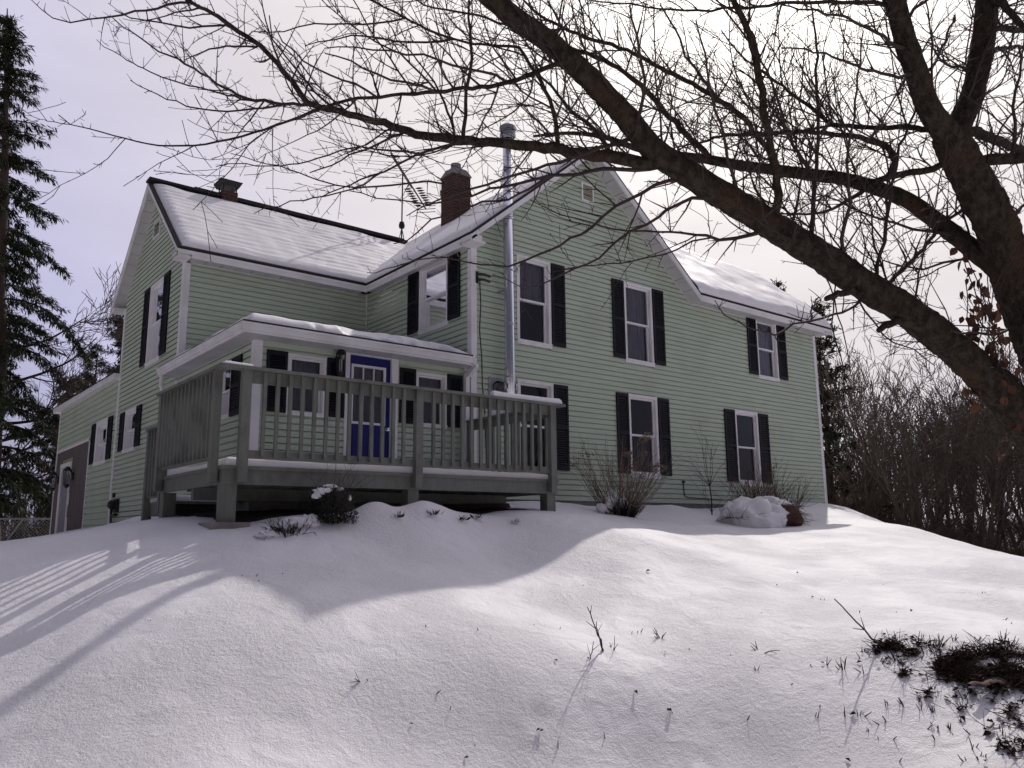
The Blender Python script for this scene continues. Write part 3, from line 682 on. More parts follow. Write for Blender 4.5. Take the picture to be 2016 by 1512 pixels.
for i in range(n):
    x = -4.34+i*(4.1/n); sf.box(x,x+4.1/n*.94,-.33,.10,2.345,2.36)
for i in range(26):
    y = .115+i*(3.87/26); sf.box(-4.34,-4.0,y,y+3.87/26*.94,2.345,2.36)
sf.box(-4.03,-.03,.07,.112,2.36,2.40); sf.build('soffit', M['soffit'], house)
ds = MB(); ds.bar((-.10,-.30,2.36),(-.10,-.02,2.2),.07,.07); ds.box(-.14,-.06,-.02,.06,.25,2.25); ds.build('downspout', M['white'], house)
ds = MB(); ds.tube([(-4.32,3.93,2.36),(-4.32,3.94,2.18),(-4.28,4.0,2.10),(-4.07,4.1,1.85),(-4.05,4.12,1.75),(-4.05,4.12,.0)],.045,8); ds.build('downspout', M['white'], house)
# ------------------------------------------------------------------ snow lying on things
def snow(name, label, S, nu, nv, thick, e0=.0, seed=0, ripple=0., group='snow on the roofs', edge=(1,1,1,1), rl=.22, size=(1,1), ragged=.0, mask=None, nrm=None):
    """S(u,v) on the surface, a closed lumpy sheet; edge = which of u0,u1,v0,v1 round off over rl metres"""
    mb = MB(); sd = Vector((seed*3.1, seed*1.7, seed))
    def pu(i, n, a, b, L):
        t = i/n
        k = max(0.0, 1-.9*0)
        return t
    # denser rows near the rounded edges
    def grid(n, L):
        k = min(.45, rl/L); m = max(4, n//8); a = [k*(1-math.cos(math.pi/2*i/m)) for i in range(m)]
        return a+[k+(1-2*k)*i/(n-1) for i in range(n)]+[1-x for x in reversed(a)]
    us = grid(nu, size[0]); vs = grid(nv, size[1]); top = {}; bot = {}
    for j, v in enumerate(vs):
        for i, u in enumerate(us):
            p0 = Vector(S(u, v))
            rg = ragged*noise.noise(p0*1.3+sd)+ragged*.6*noise.noise(p0*4+sd)
            uu, vv = u, v
            if rg:
                if edge[2] and v < .5: vv = v+max(0,rg)/size[1]*(1-2*v)
                if edge[3] and v > .5: vv = v-max(0,rg)/size[1]*(2*v-1)
            p = Vector(S(uu, vv))
            d = 9
            if edge[0]: d = min(d, u*size[0])
            if edge[1]: d = min(d, (1-u)*size[0])
            if edge[2]: d = min(d, v*size[1])
            if edge[3]: d = min(d, (1-v)*size[1])
            f = 1 if d >= rl else math.sqrt(max(0, 1-(1-d/rl)**2))
            t = thick*(1+.28*noise.noise(p*.9+sd)+.16*noise.noise(p*2.7+sd))
            if ripple: t += ripple*(math.sin(p.z*44+2.2*noise.noise(p*1.2+sd))*(.6+.7*noise.noise(p*.8+sd)) + .7*noise.noise(Vector((p.x*1.4,p.y*9,p.z*9))+sd))
            t *= f
            if mask: t *= mask(p)
            a = len(mb.v); mb.v.append(tuple(p+nrm*max(t, .004))); top[i,j] = a
    for j in range(len(vs)-1):
        for i in range(len(us)-1): mb.f.append((top[i,j],top[i+1,j],top[i+1,j+1],top[i,j+1]))
    # skirt down to the surface
    ring = [(i,0) for i in range(len(us))]+[(len(us)-1,j) for j in range(1,len(vs))]+[(i,len(vs)-1) for i in range(len(us)-2,-1,-1)]+[(0,j) for j in range(len(vs)-2,0,-1)]
    for a, b in zip(ring, ring[1:]+ring[:1]):
        pa, pb = Vector(mb.v[top[a]]), Vector(mb.v[top[b]]); mb.quad(pa, pb, pb-nrm*.02, pa-nrm*.02)
    c = Vector(S(.5,.5))
    return tag(mb.build(name, M['snow'], smooth=True, loc=c), label, 'snow', group)
def bil(a, b, c, d):
    a, b, c, d = map(Vector, (a,b,c,d))
    return lambda u, v: (a*(1-u)+b*u)*(1-v)+(d*(1-u)+c*u)*v
def nrm_(a, b, c):
    n = (Vector(b)-Vector(a)).cross(Vector(c)-Vector(a)).normalized(); return n if n.z > 0 else -n
wz = lambda y: az_(y)+.002
snow('roof_snow', 'rippled snow blanket on the lower left wing roof under the small capped chimney', bil((-4.19,3.70,wz(3.70)),(2.2,3.70,wz(3.70)),(2.2,6.16,wz(6.16)),(-4.19,6.16,wz(6.16))), 90, 60, .10, edge=(1,0,1,1), size=(6.4,3.2), ripple=.014, seed=1, nrm=nrm_((0,3.7,wz(3.7)),(1,3.7,wz(3.7)),(0,6.1,wz(6.1))))
snow('roof_snow', 'snow strip on the gable roof slope below the tall brick chimney', bil((-.24,YB,gz(-.24)+.002),(-.24,-.30,gz(-.24)+.002),(2.95,-.30,gz(2.95)+.002),(2.95,YB,gz(2.95)+.002)), 60, 30, .10, edge=(1,1,1,1), size=(9,4), seed=2, nrm=nrm_((-.2,0,gz(-.2)),(1,0,gz(1)),(1,1,gz(1))))
snow('roof_snow', 'thick snow blanket on the right hand roof above the small upstairs window', bil((6.25,-.35,rz(-.35)+.002),(11.90,-.35,rz(-.35)+.002),(11.90,1.98,rz(1.98)+.002),(3.7,1.98,rz(1.98)+.002)), 60, 30, .17, edge=(0,1,1,1), size=(6,3), seed=3, ripple=.004, nrm=nrm_((6,0,rz(0)),(7,0,rz(0)),(6,1,rz(1))))
def porch_s(u, v):
    x = -4.27+4.21*u; y = -.31+3.86*v
    return (x, y, pz(x,y)+.002)
def pmask(p):
    k = 1.0
    if p.y < .1: k = .95 if noise.noise(Vector((p.x*1.9, 4.2, 0))) < .12 else .5
    if p.x > -.8: k *= max(.02, min(1, (-.1-p.x+.8*max(0,p.y+.3))/.7))
    return k
snow('roof_snow', 'snow slab on the low porch roof over the blue door', porch_s, 80, 40, .17, edge=(1,0,1,0), size=(4.2,3.9), rl=.16, seed=4, ragged=.30, mask=pmask, nrm=Vector((0,0,1)))

# ------------------------------------------------------------------ deck
deck = thing('deck', 'grey painted wooden deck with baluster railings in front of the blue door', 'deck', (-2.6,-1.2,-.5))
DX0, DX1, DY = -5.23, -.03, -2.32
def dpart(name, fn, m='deck', parent=None):
    b = MB(); fn(b); return b.build(name, M[m], parent or deck)
def fl(b):
    y = DY+.01; 
    while y < .08:
        b.box(DX0+.0, DX1, y, min(y+.136,.1), .17, .198); y += .14
dpart('floor', fl)
dpart('rim_joist', lambda b: b.box(DX0, DX1, DY, DY+.04, -.02, .165))
dpart('rim_joist', lambda b: b.box(DX0, DX0+.04, DY+.04, .235, -.02, .165))
dpart('rim_joist', lambda b: b.box(DX1-.04, DX1, DY+.04, -.04, -.02, .165))
dpart('floor_edge', lambda b: (b.box(DX0-.02, DX1+.02, DY-.022, DY-.001, .155, .20), b.box(DX0-.022, DX0-.001, DY, .24, .155, .20)))
for x, y in ((-5.14,-2.22),(-2.62,-2.2),(-.14,-2.22),(-5.14,.12)):
    h0 = H(x,y)-.5; dpart('support_post', lambda b: b.box(x-.085, x+.085, y-.085, y+.085, h0, -.021))
dpart('footing', lambda b: b.box(-5.38,-4.92,-2.42,-2.0,H(-5.15,-2.3)-.25,H(-5.15,-2.3)+.055), 'concrete')
def joists(b):
    for i in range(12):
        x = DX0+.3+i*.42; b.box(x,x+.04,DY+.05,.0,0.0,.16)
    b.box(DX0+.05,DX1-.05,-1.1,-1.02,-.16,0)
dpart('joist', joists)
RZ = 1.38
# railing posts bolted to the outside of the rim
for x in (-5.04,-2.62,-.18): dpart('rail_post', lambda b: b.box(x-.055, x+.055, DY-.112, DY-.023, .0, RZ-.04))
for y in (-2.14,.10): dpart('rail_post', lambda b: b.box(DX0-.112, DX0-.023, y-.055, y+.055, .0, RZ-.04))
dpart('rail_post', lambda b: b.box(DX1-.10, DX1-.01, -.13, -.04, .2, RZ-.04))
# rails: front, left, right
dpart('top_rail', lambda b: (b.box(-4.985, -2.675, DY-.060, DY-.023, RZ-.185, RZ-.04), b.box(-2.565, -.235, DY-.060, DY-.023, RZ-.185, RZ-.04)))
dpart('bottom_rail', lambda b: (b.box(-4.985, -2.675, DY-.060, DY-.023, .285, .385), b.box(-2.565, -.235, DY-.060, DY-.023, .285, .385)))
dpart('top_rail', lambda b: b.box(DX0-.060, DX0-.023, -2.085, .045, RZ-.185, RZ-.04))
dpart('bottom_rail', lambda b: b.box(DX0-.060, DX0-.023, -2.085, .045, .285, .385))
dpart('top_rail', lambda b: b.box(DX1-.07, DX1-.033, DY+.03, -.13, RZ-.185, RZ-.04))
dpart('bottom_rail', lambda b: b.box(DX1-.07, DX1-.033, DY+.03, -.13, .285, .385))
dpart('rail_cap', lambda b: b.box(DX0-.15, DX1+.08, DY-.15, DY+.02, RZ-.04, RZ))
dpart('rail_cap', lambda b: b.box(DX0-.15, DX0+.02, DY+.022, .17, RZ-.04, RZ))
dpart('rail_cap', lambda b: b.box(DX1-.12, DX1+.03, DY+.022, -.03, RZ-.04, RZ))
def bal(x, y, dx, dy):
    def f(b):
        b.box(x-.022, x+.022, y-.019, y+.019, .315, RZ-.041)
    dpart('baluster', f)
for k in range(13): bal(-4.81+k*(1.95/12), DY-.080, 0, -1)
for k in range(13): bal(-2.38+k*(1.95/12), DY-.080, 0, -1)
for k in range(13): bal(DX0-.080, -1.96+k*(1.92/12), -1, 0)
for k in range(11): bal(DX1-.014, -2.1+k*.175, 1, 0)
# landing with its own short rail beyond the left rail
dpart('landing', lambda b: (b.box(-5.1,-4.06,.26,1.16,-.16,-.12), b.box(-5.12,-5.08,.26,1.16,-.32,-.121), b.box(-5.1,-4.06,1.161,1.2,-.32,-.12)))
dpart('rail_post', lambda b: b.box(-5.215,-5.125,1.07,1.16,-.9,.95)); dpart('rail_post', lambda b: b.box(-5.215,-5.125,.30,.39,-.3,.95))
dpart('top_rail', lambda b: (b.box(-5.17,-5.13,.39,1.07,.82,.95), b.box(-5.23,-5.08,.3,1.2,.95,.99)))
dpart('bottom_rail', lambda b: b.box(-5.17,-5.13,.39,1.07,-.06,.03))
for k in range(4): dpart('baluster', lambda b: b.box(-5.21,-5.172,.47+k*.145,.508+k*.145,-.04,.949))
dpart('stringer', lambda b: b.hexa([(-5.1,1.2,-.6),(-5.06,1.2,-.6),(-5.06,1.8,-.9),(-5.1,1.8,-.9),(-5.1,1.2,-.15),(-5.06,1.2,-.15),(-5.06,1.8,-.55),(-5.1,1.8,-.55)]))
up = Vector((0,0,1))
def flat(x0, x1, y0, y1, z): return bil((x0,y0,z),(x1,y0,z),(x1,y1,z),(x0,y1,z))
snow('deck_snow', 'even layer of snow on the deck floor behind the front railing', flat(DX0+.03,DX1-.1,DY+.03,.02,.199), 60, 30, .10, rl=.06, size=(5.1,2.3), seed=5, group='snow on the deck', nrm=up)
snow('rail_snow', 'line of crusty snow on the right end of the front deck rail', flat(-1.35,.02,DY-.11,DY+.0,RZ+.001), 50, 8, .085, rl=.05, size=(1.35,.12), seed=6, group='snow on the deck', nrm=up, ragged=.01)
snow('rail_snow', 'crusty snow on the right hand deck rail running back to the wall', flat(DX1-.1,DX1+.02,-1.5,-.55,RZ+.001), 10, 40, .075, rl=.045, size=(.12,.95), seed=7, group='snow on the deck', nrm=up)
snow('rail_snow', 'small cap of snow on the left front corner of the deck rail', flat(-5.33,-4.98,DY-.12,DY-.02,RZ+.001), 16, 8, .04, rl=.04, size=(.35,.1), seed=8, group='snow on the deck', nrm=up)
snow('landing_snow', 'snow on the low side landing beside the porch', flat(-5.07,-4.1,.3,1.14,-.119), 16, 20, .09, rl=.06, size=(1,.85), seed=9, group='snow on the deck', nrm=up)
# bare soil kept dry under the deck
sb = MB(); n = 24
for j in range(n+1):
    for i in range(n+1):
        x = DX0+.02+(4.9)*i/n; y = DY+.12+(2.25)*j/n; ed = min(i,j,n-i,n-j)
        sb.v.append((x,y,H(x,y)+(.014+.02*noise.noise(Vector((x*3,y*3,0))) if ed else -.02)))
for j in range(n):
    for i in range(n): sb.f.append((j*(n+1)+i,j*(n+1)+i+1,(j+1)*(n+1)+i+1,(j+1)*(n+1)+i))
tag(sb.build('bare_soil', M['soil'], smooth=True), kind='structure')
for (x0,x1,y,z,lab) in ((-1.35,-.1,-1.15,-.16,'low snow crusted timber lying under the right side of the deck'),(-4.9,-3.5,-.8,-.33,'dark plank lying under the left side of the deck')):
    b = MB(); b.hexa([(x0,y-.1,z-.16),(x1,y-.14,z-.13),(x1,y+.1,z-.13),(x0,y+.12,z-.16),(x0+.04,y-.08,z),(x1-.05,y-.11,z+.03),(x1-.05,y+.08,z+.03),(x0+.04,y+.1,z)])
    tag(b.build('timber', M['etrunk'], loc=((x0+x1)/2,y,z)), lab, 'timber')

# ------------------------------------------------------------------ aerial on the wing ridge
an = thing('tv_antenna', 'spidery old television aerial on a mast between the two roof ridges', 'antenna', (2.2,6.3,7.2))
q = MB(); q.tube([(2.2,6.3,7.1),(2.2,6.3,9.12)],.019,6); q.tube([(2.2,6.3,7.55),(2.45,6.5,7.1)],.012,4); q.tube([(2.2,6.3,7.55),(2.0,6.1,7.1)],.012,4); q.build('mast', M['black'], an)
q = MB(); q.lathe([(0,-.09),(.07,-.08),(.085,0),(.06,.09),(0,.1)], (2.2,6.3,7.62), n=10); q.build('rotator', M['black'], an)
A0 = Vector((1.33,5.44,9.14)); A1 = Vector((4.08,8.06,9.14)); bd = (A1-A0).normalized(); pd = Vector((bd.y,-bd.x,0))
q = MB(); q.tube([A0,A1],.024,5); q.tube([A0+Vector((0,0,-.07)),A0.lerp(A1,.55)+Vector((0,0,-.07))],.014,4); q.build('boom', M['black'], an)
q = MB()
for k, (t, l) in enumerate(((.03,1.3),(.1,1.25),(.17,1.15),(.24,1.1),(.31,1.2),(.38,.85),(.45,.8),(.52,.5))):
    c = A0.lerp(A1,t)+Vector((0,0,.03))
    for s_ in (-1,1): q.tube([c, c+pd*l*s_+bd*-.25*l+Vector((0,0,.06*k%.1))],.006,4)
q.build('element', M['black'], an)
q = MB()
for k in range(8):
    c = A0.lerp(A1,.60+.045*k)
    for s_ in (-1,1): q.lathe([(0,.05),(.028,.12),(.028,.2),(0,.30)], c, axis=pd*s_, n=6)
for k in range(3):
    c = A1; q.tube([c+pd*-.3+Vector((0,0,.1*k-.1)), c+pd*.3+Vector((0,0,.1*k-.1))],.012,4)
q.build('short_element', M['black'], an)
BR = {
 'trunk':((-1.21,-9.592,-2.286,0.2402),(-1.437,-9.731,-1.541,0.2139),(-1.634,-9.839,-0.894,0.2035),(-1.833,-9.908,-0.335,0.1973),(-2.065,-9.92,0.142,0.1881),(-2.335,-9.886,0.576,0.1722),(-2.569,-9.864,0.968,0.1602),(-2.764,-9.853,1.31,0.1419),(-2.964,-9.818,1.603,0.1341),(-3.122,-9.786,1.819,0.1266),(-3.203,-9.772,1.936,0.1095)),
 'M1':((-1.831,-9.906,-0.353,0.1762),(-2.107,-9.835,-0.132,0.1669),(-2.363,-9.759,0.067,0.1547),(-2.564,-9.709,0.253,0.1396),(-2.756,-9.648,0.397,0.125),(-3.062,-9.547,0.619,0.1133),(-3.353,-9.442,0.8,0.107),(-3.631,-9.329,0.937,0.1042),(-4.019,-9.18,1.154,0.1009),(-4.328,-9.059,1.314,0.0948),(-4.625,-8.942,1.463,0.0904),(-4.962,-8.815,1.646,0.0814),(-5.195,-8.757,1.851,0.0758),(-5.423,-8.696,2.038,0.0704),(-5.638,-8.632,2.19,0.0681),(-5.841,-8.56,2.304,0.0645),(-5.994,-8.511,2.404,0.061),(-6.268,-8.423,2.572,0.0515),(-6.543,-8.328,2.72,0.0395)),
 'M2a':((-3.183,-9.778,1.893,0.0929),(-3.301,-9.767,1.963,0.0855),(-3.407,-9.759,2.041,0.0782),(-3.559,-9.772,2.2,0.0739),(-3.716,-9.79,2.375,0.0696),(-3.855,-9.815,2.543,0.0654),(-3.992,-9.847,2.718,0.0552),(-4.134,-9.916,2.947,0.0451)),
 'M2b':((-3.161,-9.766,1.869,0.0899),(-3.083,-9.816,2.05,0.0839),(-3.001,-9.875,2.238,0.0795),(-2.938,-9.924,2.494,0.0785),(-2.89,-9.965,2.756,0.0774),(-2.856,-9.998,3.006,0.0762),(-2.776,-10.073,3.429,0.0631)),
 'M3':((-2.637,-9.824,1.029,0.075),(-2.666,-9.772,1.108,0.0686),(-2.752,-9.654,1.289,0.0695),(-2.87,-9.507,1.494,0.0635),(-2.988,-9.369,1.668,0.0588),(-3.111,-9.222,1.773,0.054),(-3.249,-9.058,1.864,0.0509),(-3.368,-8.914,1.91,0.0477),(-3.532,-8.718,1.976,0.0445),(-3.692,-8.53,2.036,0.0411),(-3.834,-8.368,2.101,0.0377),(-4.002,-8.175,2.166,0.0324),(-4.176,-7.98,2.235,0.0269),(-4.357,-7.788,2.356,0.0213),(-4.538,-7.587,2.415,0.0156),(-4.717,-7.374,2.42,0.0099)),
 'L1':((-4.942,-8.818,1.591,0.0461),(-4.978,-8.769,1.583,0.0416),(-5.166,-8.57,1.65,0.0389),(-5.315,-8.418,1.698,0.036),(-5.393,-8.34,1.729,0.0346),(-5.545,-8.185,1.768,0.0332),(-5.703,-8.026,1.807,0.0318),(-5.822,-7.907,1.832,0.0304),(-5.959,-7.772,1.872,0.0273),(-6.108,-7.633,1.944,0.0259),(-6.278,-7.475,2.022,0.0228),(-6.447,-7.317,2.095,0.0213),(-6.514,-7.255,2.124,0.0197),(-6.564,-7.219,2.212,0.0181),(-6.603,-7.191,2.283,0.0181),(-6.716,-7.105,2.445,0.0165),(-6.849,-7.0,2.599,0.0158),(-6.963,-6.909,2.715,0.015),(-7.035,-6.848,2.776,0.0134),(-7.14,-6.76,2.858,0.0118),(-7.353,-6.583,3.034,0.0085)),
 'L1a':((-6.514,-7.255,2.121,0.0115),(-6.545,-7.184,2.141,0.0116),(-6.686,-6.937,2.229,0.011),(-6.801,-6.755,2.319,0.0103),(-6.901,-6.608,2.438,0.0087),(-7.013,-6.449,2.58,0.0079),(-7.102,-6.326,2.681,0.0071),(-7.193,-6.202,2.774,0.0063),(-7.285,-6.08,2.892,0.0055),(-7.382,-5.954,3.016,0.0046),(-7.442,-5.877,3.101,0.0037)),
 'L2':((-5.561,-8.672,2.099,0.0192),(-5.592,-8.653,2.077,0.0163),(-5.678,-8.598,2.03,0.0147),(-5.807,-8.512,1.955,0.0132),(-5.936,-8.43,1.909,0.0124),(-6.068,-8.35,1.886,0.0116),(-6.195,-8.271,1.858,0.0115),(-6.362,-8.168,1.825,0.01),(-6.57,-8.04,1.791,0.0092),(-6.713,-7.945,1.731,0.0085),(-6.808,-7.881,1.679,0.0077),(-6.909,-7.812,1.626,0.007),(-7.025,-7.734,1.567,0.0066),(-7.141,-7.657,1.52,0.0062),(-7.295,-7.559,1.476,0.0055),(-7.452,-7.466,1.465,0.0048),(-7.546,-7.414,1.478,0.0041),(-7.658,-7.356,1.504,0.0035),(-7.767,-7.299,1.531,0.0033),(-7.845,-7.257,1.547,0.0027),(-7.903,-7.237,1.592,0.0022)),
 'L4':((-5.779,-7.941,1.831,0.0144),(-5.801,-7.983,1.972,0.0127),(-5.821,-8.021,2.107,0.0111),(-5.82,-8.069,2.226,0.0111),(-5.84,-8.113,2.377,0.0095),(-5.879,-8.14,2.528,0.0079),(-5.907,-8.178,2.686,0.0063)),
 'L5':((-5.358,-8.368,1.728,0.0157),(-5.427,-8.416,1.875,0.014),(-5.489,-8.438,1.985,0.0124),(-5.586,-8.44,2.101,0.0115),(-5.675,-8.435,2.196,0.0106),(-5.719,-8.432,2.244,0.0091),(-5.831,-8.378,2.231,0.0083),(-5.975,-8.31,2.225,0.0075),(-6.092,-8.26,2.24,0.0074),(-6.218,-8.209,2.267,0.0074),(-6.365,-8.158,2.324,0.0066),(-6.462,-8.122,2.357,0.0058),(-6.616,-8.068,2.414,0.0043)),
 'L6':((-5.123,-8.606,1.652,0.0156),(-5.145,-8.482,1.868,0.0143),(-5.193,-8.375,1.995,0.0121),(-5.233,-8.288,2.118,0.0106),(-5.268,-8.212,2.252,0.0091),(-5.301,-8.146,2.358,0.0075),(-5.329,-8.079,2.513,0.0051)),
 'L7':((-5.823,-7.909,1.845,0.0096),(-5.811,-7.851,1.991,0.0089),(-5.83,-7.753,2.202,0.0083),(-5.848,-7.695,2.32,0.0067),(-5.876,-7.63,2.433,0.0059),(-5.927,-7.53,2.579,0.0051),(-5.973,-7.444,2.711,0.0043),(-6.019,-7.353,2.879,0.0035)),
 'R1':((-3.547,-8.708,1.983,0.0241),(-3.636,-8.717,2.1,0.0221),(-3.765,-8.695,2.214,0.0201),(-3.924,-8.659,2.342,0.019),(-4.1,-8.597,2.427,0.018),(-4.286,-8.526,2.506,0.0161),(-4.464,-8.452,2.565,0.015),(-4.608,-8.398,2.629,0.0141),(-4.753,-8.336,2.67,0.0131),(-4.964,-8.241,2.714,0.0121),(-5.138,-8.167,2.763,0.0103),(-5.315,-8.1,2.842,0.0085),(-5.391,-8.081,2.899,0.0068),(-5.498,-8.053,2.98,0.0051)),
 'R2':((-3.834,-8.368,2.101,0.0226),(-4.063,-8.327,2.256,0.0205),(-4.282,-8.285,2.422,0.0184),(-4.45,-8.248,2.542,0.0173),(-4.614,-8.199,2.632,0.0163),(-4.789,-8.135,2.691,0.0143),(-4.961,-8.064,2.726,0.0124),(-5.109,-8.013,2.787,0.0088),(-5.243,-7.955,2.802,0.0053)),
 'R3':((-4.249,-9.112,1.269,0.0284),(-4.281,-9.158,1.356,0.0266),(-4.323,-9.213,1.478,0.0248),(-4.416,-9.244,1.625,0.0238),(-4.511,-9.282,1.79,0.0228),(-4.622,-9.331,1.989,0.0217),(-4.704,-9.36,2.126,0.0207),(-4.795,-9.375,2.247,0.0191),(-4.895,-9.375,2.354,0.0174),(-4.978,-9.389,2.466,0.0144)),
 'R4':((-3.997,-9.209,1.198,0.0192),(-3.991,-9.221,1.253,0.0168),(-3.989,-9.248,1.431,0.0145),(-3.989,-9.286,1.671,0.0129),(-3.993,-9.317,1.883,0.0113),(-4.014,-9.34,2.125,0.0105),(-4.037,-9.372,2.427,0.0081),(-4.054,-9.384,2.582,0.0065),(-4.086,-9.384,2.735,0.0049)),
 'R5':((-3.569,-9.378,0.936,0.0146),(-3.544,-9.379,1.019,0.0131),(-3.44,-9.414,1.322,0.0125),(-3.329,-9.46,1.714,0.011),(-3.238,-9.506,2.012,0.0095),(-3.148,-9.56,2.191,0.0078),(-3.066,-9.608,2.433,0.0053)),
 'R6':((-3.513,-9.411,0.888,0.0179),(-3.458,-9.406,0.95,0.0164),(-3.115,-9.465,1.213,0.0145),(-2.846,-9.524,1.461,0.0123),(-2.574,-9.602,1.658,0.0108),(-2.321,-9.679,1.865,0.0074)),
 'R7':((-3.103,-9.788,1.76,0.025),(-3.116,-9.692,1.778,0.0245),(-3.14,-9.562,1.762,0.024),(-3.184,-9.425,1.774,0.0235),(-3.231,-9.284,1.768,0.0211),(-3.264,-9.124,1.694,0.0143),(-3.323,-8.936,1.635,0.01),(-3.427,-8.722,1.664,0.0074),(-3.517,-8.559,1.718,0.0047)),
 'R7h':((-3.175,-9.333,1.784,0.0247),(-3.172,-9.379,1.832,0.0237),(-3.188,-9.407,1.892,0.0227),(-3.244,-9.41,1.96,0.0218),(-3.37,-9.36,1.993,0.0199),(-3.519,-9.294,2.011,0.0172),(-3.683,-9.215,2.006,0.0153),(-3.918,-9.1,1.997,0.0135),(-4.145,-8.983,1.955,0.0109),(-4.371,-8.867,1.917,0.0083),(-4.504,-8.793,1.862,0.0066),(-4.659,-8.71,1.813,0.0041)),
 'R8':((-3.246,-9.742,1.956,0.0232),(-3.24,-9.633,2.018,0.0211),(-3.254,-9.489,2.081,0.019),(-3.278,-9.342,2.128,0.0167),(-3.345,-9.076,2.245,0.0154),(-3.369,-8.978,2.37,0.0138),(-3.393,-8.898,2.47,0.0121),(-3.439,-8.753,2.659,0.0105),(-3.487,-8.622,2.83,0.0087),(-3.54,-8.488,3.004,0.0069),(-3.585,-8.35,3.276,0.005)),
 'R8b':((-3.344,-9.076,2.242,0.0109),(-3.4,-8.906,2.256,0.0102),(-3.473,-8.74,2.269,0.0094),(-3.589,-8.522,2.33,0.0076),(-3.713,-8.291,2.353,0.0058)),
 'R9':((-3.863,-9.809,2.543,0.0156),(-3.915,-9.707,2.605,0.0142),(-3.975,-9.604,2.641,0.0127),(-4.121,-9.371,2.708,0.0114),(-4.278,-9.131,2.749,0.0099),(-4.444,-8.887,2.781,0.0084),(-4.64,-8.623,2.861,0.0068),(-4.76,-8.469,2.919,0.0061),(-4.936,-8.248,3.005,0.0044)),
 'R10':((-3.71,-9.788,2.344,0.0127),(-3.866,-9.785,2.301,0.0116),(-4.103,-9.788,2.28,0.0098),(-4.492,-9.784,2.227,0.0078),(-4.725,-9.773,2.161,0.0062),(-5.045,-9.762,2.067,0.0039)),
 'R11':((-2.999,-9.821,1.735,0.0469),(-3.012,-9.906,1.748,0.0413),(-3.001,-10.014,1.721,0.0391),(-2.987,-10.118,1.695,0.0385),(-2.967,-10.289,1.669,0.0313)),
 'R12':((-3.115,-9.842,1.935,0.0365),(-2.899,-9.841,2.004,0.0324),(-2.531,-9.845,2.058,0.032),(-2.144,-9.863,2.1,0.0296),(-1.631,-9.912,2.17,0.0233)),
 'R13':((-2.887,-9.96,2.722,0.0241),(-2.656,-9.977,2.813,0.0212),(-2.324,-10.016,2.909,0.0219),(-2.015,-10.07,3.042,0.0188)),
 'R14':((-2.858,-9.988,2.972,0.0312),(-2.992,-10.112,2.77,0.0233),(-3.12,-10.215,2.56,0.0193),(-3.272,-10.327,2.319,0.0153)),
 'R15':((-2.943,-9.932,2.548,0.0154),(-2.425,-9.894,2.792,0.0146),(-1.766,-9.885,3.07,0.0118)),
 'B1':((-4.298,-9.061,1.223,0.0174),(-4.341,-9.008,1.2,0.0142),(-4.396,-8.949,1.192,0.0127),(-4.475,-8.87,1.197,0.0111),(-4.576,-8.774,1.22,0.0088),(-4.643,-8.713,1.24,0.008),(-4.748,-8.613,1.253,0.0072),(-4.875,-8.489,1.261,0.0064),(-4.953,-8.419,1.285,0.0056),(-5.056,-8.329,1.329,0.0048),(-5.136,-8.26,1.366,0.004),(-5.258,-8.155,1.425,0.0032),(-5.349,-8.082,1.485,0.0024)),
 'B2':((-4.705,-8.893,1.525,0.0156),(-4.841,-8.79,1.508,0.0132),(-4.967,-8.681,1.433,0.0117),(-5.085,-8.577,1.352,0.0101),(-5.196,-8.469,1.228,0.0093),(-5.288,-8.384,1.148,0.0085),(-5.388,-8.295,1.081,0.0077),(-5.489,-8.207,1.025,0.007),(-5.585,-8.129,0.991,0.0062),(-5.707,-8.039,0.994,0.0054),(-5.808,-7.969,1.018,0.0046),(-5.955,-7.863,1.033,0.0043),(-6.035,-7.801,1.017,0.0038),(-6.11,-7.738,0.987,0.0034),(-6.216,-7.648,0.938,0.0028),(-6.26,-7.617,0.944,0.0021)),
 'B3':((-4.569,-8.971,1.395,0.0156),(-4.709,-8.858,1.407,0.0117),(-4.811,-8.755,1.329,0.0101),(-4.907,-8.659,1.261,0.0094),(-4.981,-8.586,1.21,0.0086),(-5.038,-8.522,1.14,0.0078),(-5.108,-8.443,1.05,0.007),(-5.22,-8.337,0.987,0.0063),(-5.31,-8.249,0.933,0.0055),(-5.369,-8.192,0.894,0.0047),(-5.448,-8.121,0.868,0.0038),(-5.536,-8.065,0.937,0.0031),(-5.606,-8.013,0.96,0.0023)),
 'B4':((-4.515,-8.839,1.198,0.0064),(-4.558,-8.722,1.199,0.0061),(-4.597,-8.616,1.167,0.0057),(-4.677,-8.444,1.14,0.0053),(-4.803,-8.218,1.141,0.0047),(-4.92,-8.019,1.143,0.0038),(-4.994,-7.891,1.13,0.0028)),
 'B5':((-4.915,-8.834,1.57,0.0169),(-4.967,-8.746,1.565,0.0139),(-5.125,-8.527,1.598,0.0133),(-5.222,-8.392,1.59,0.0119),(-5.324,-8.259,1.604,0.0109),(-5.384,-8.176,1.59,0.01),(-5.449,-8.088,1.583,0.0097),(-5.515,-7.999,1.569,0.0089),(-5.565,-7.931,1.559,0.0081),(-5.635,-7.833,1.533,0.0074),(-5.737,-7.699,1.514,0.0066),(-5.822,-7.59,1.504,0.0058),(-5.933,-7.466,1.549,0.005),(-6.051,-7.332,1.582,0.0042),(-6.173,-7.199,1.639,0.0034)),
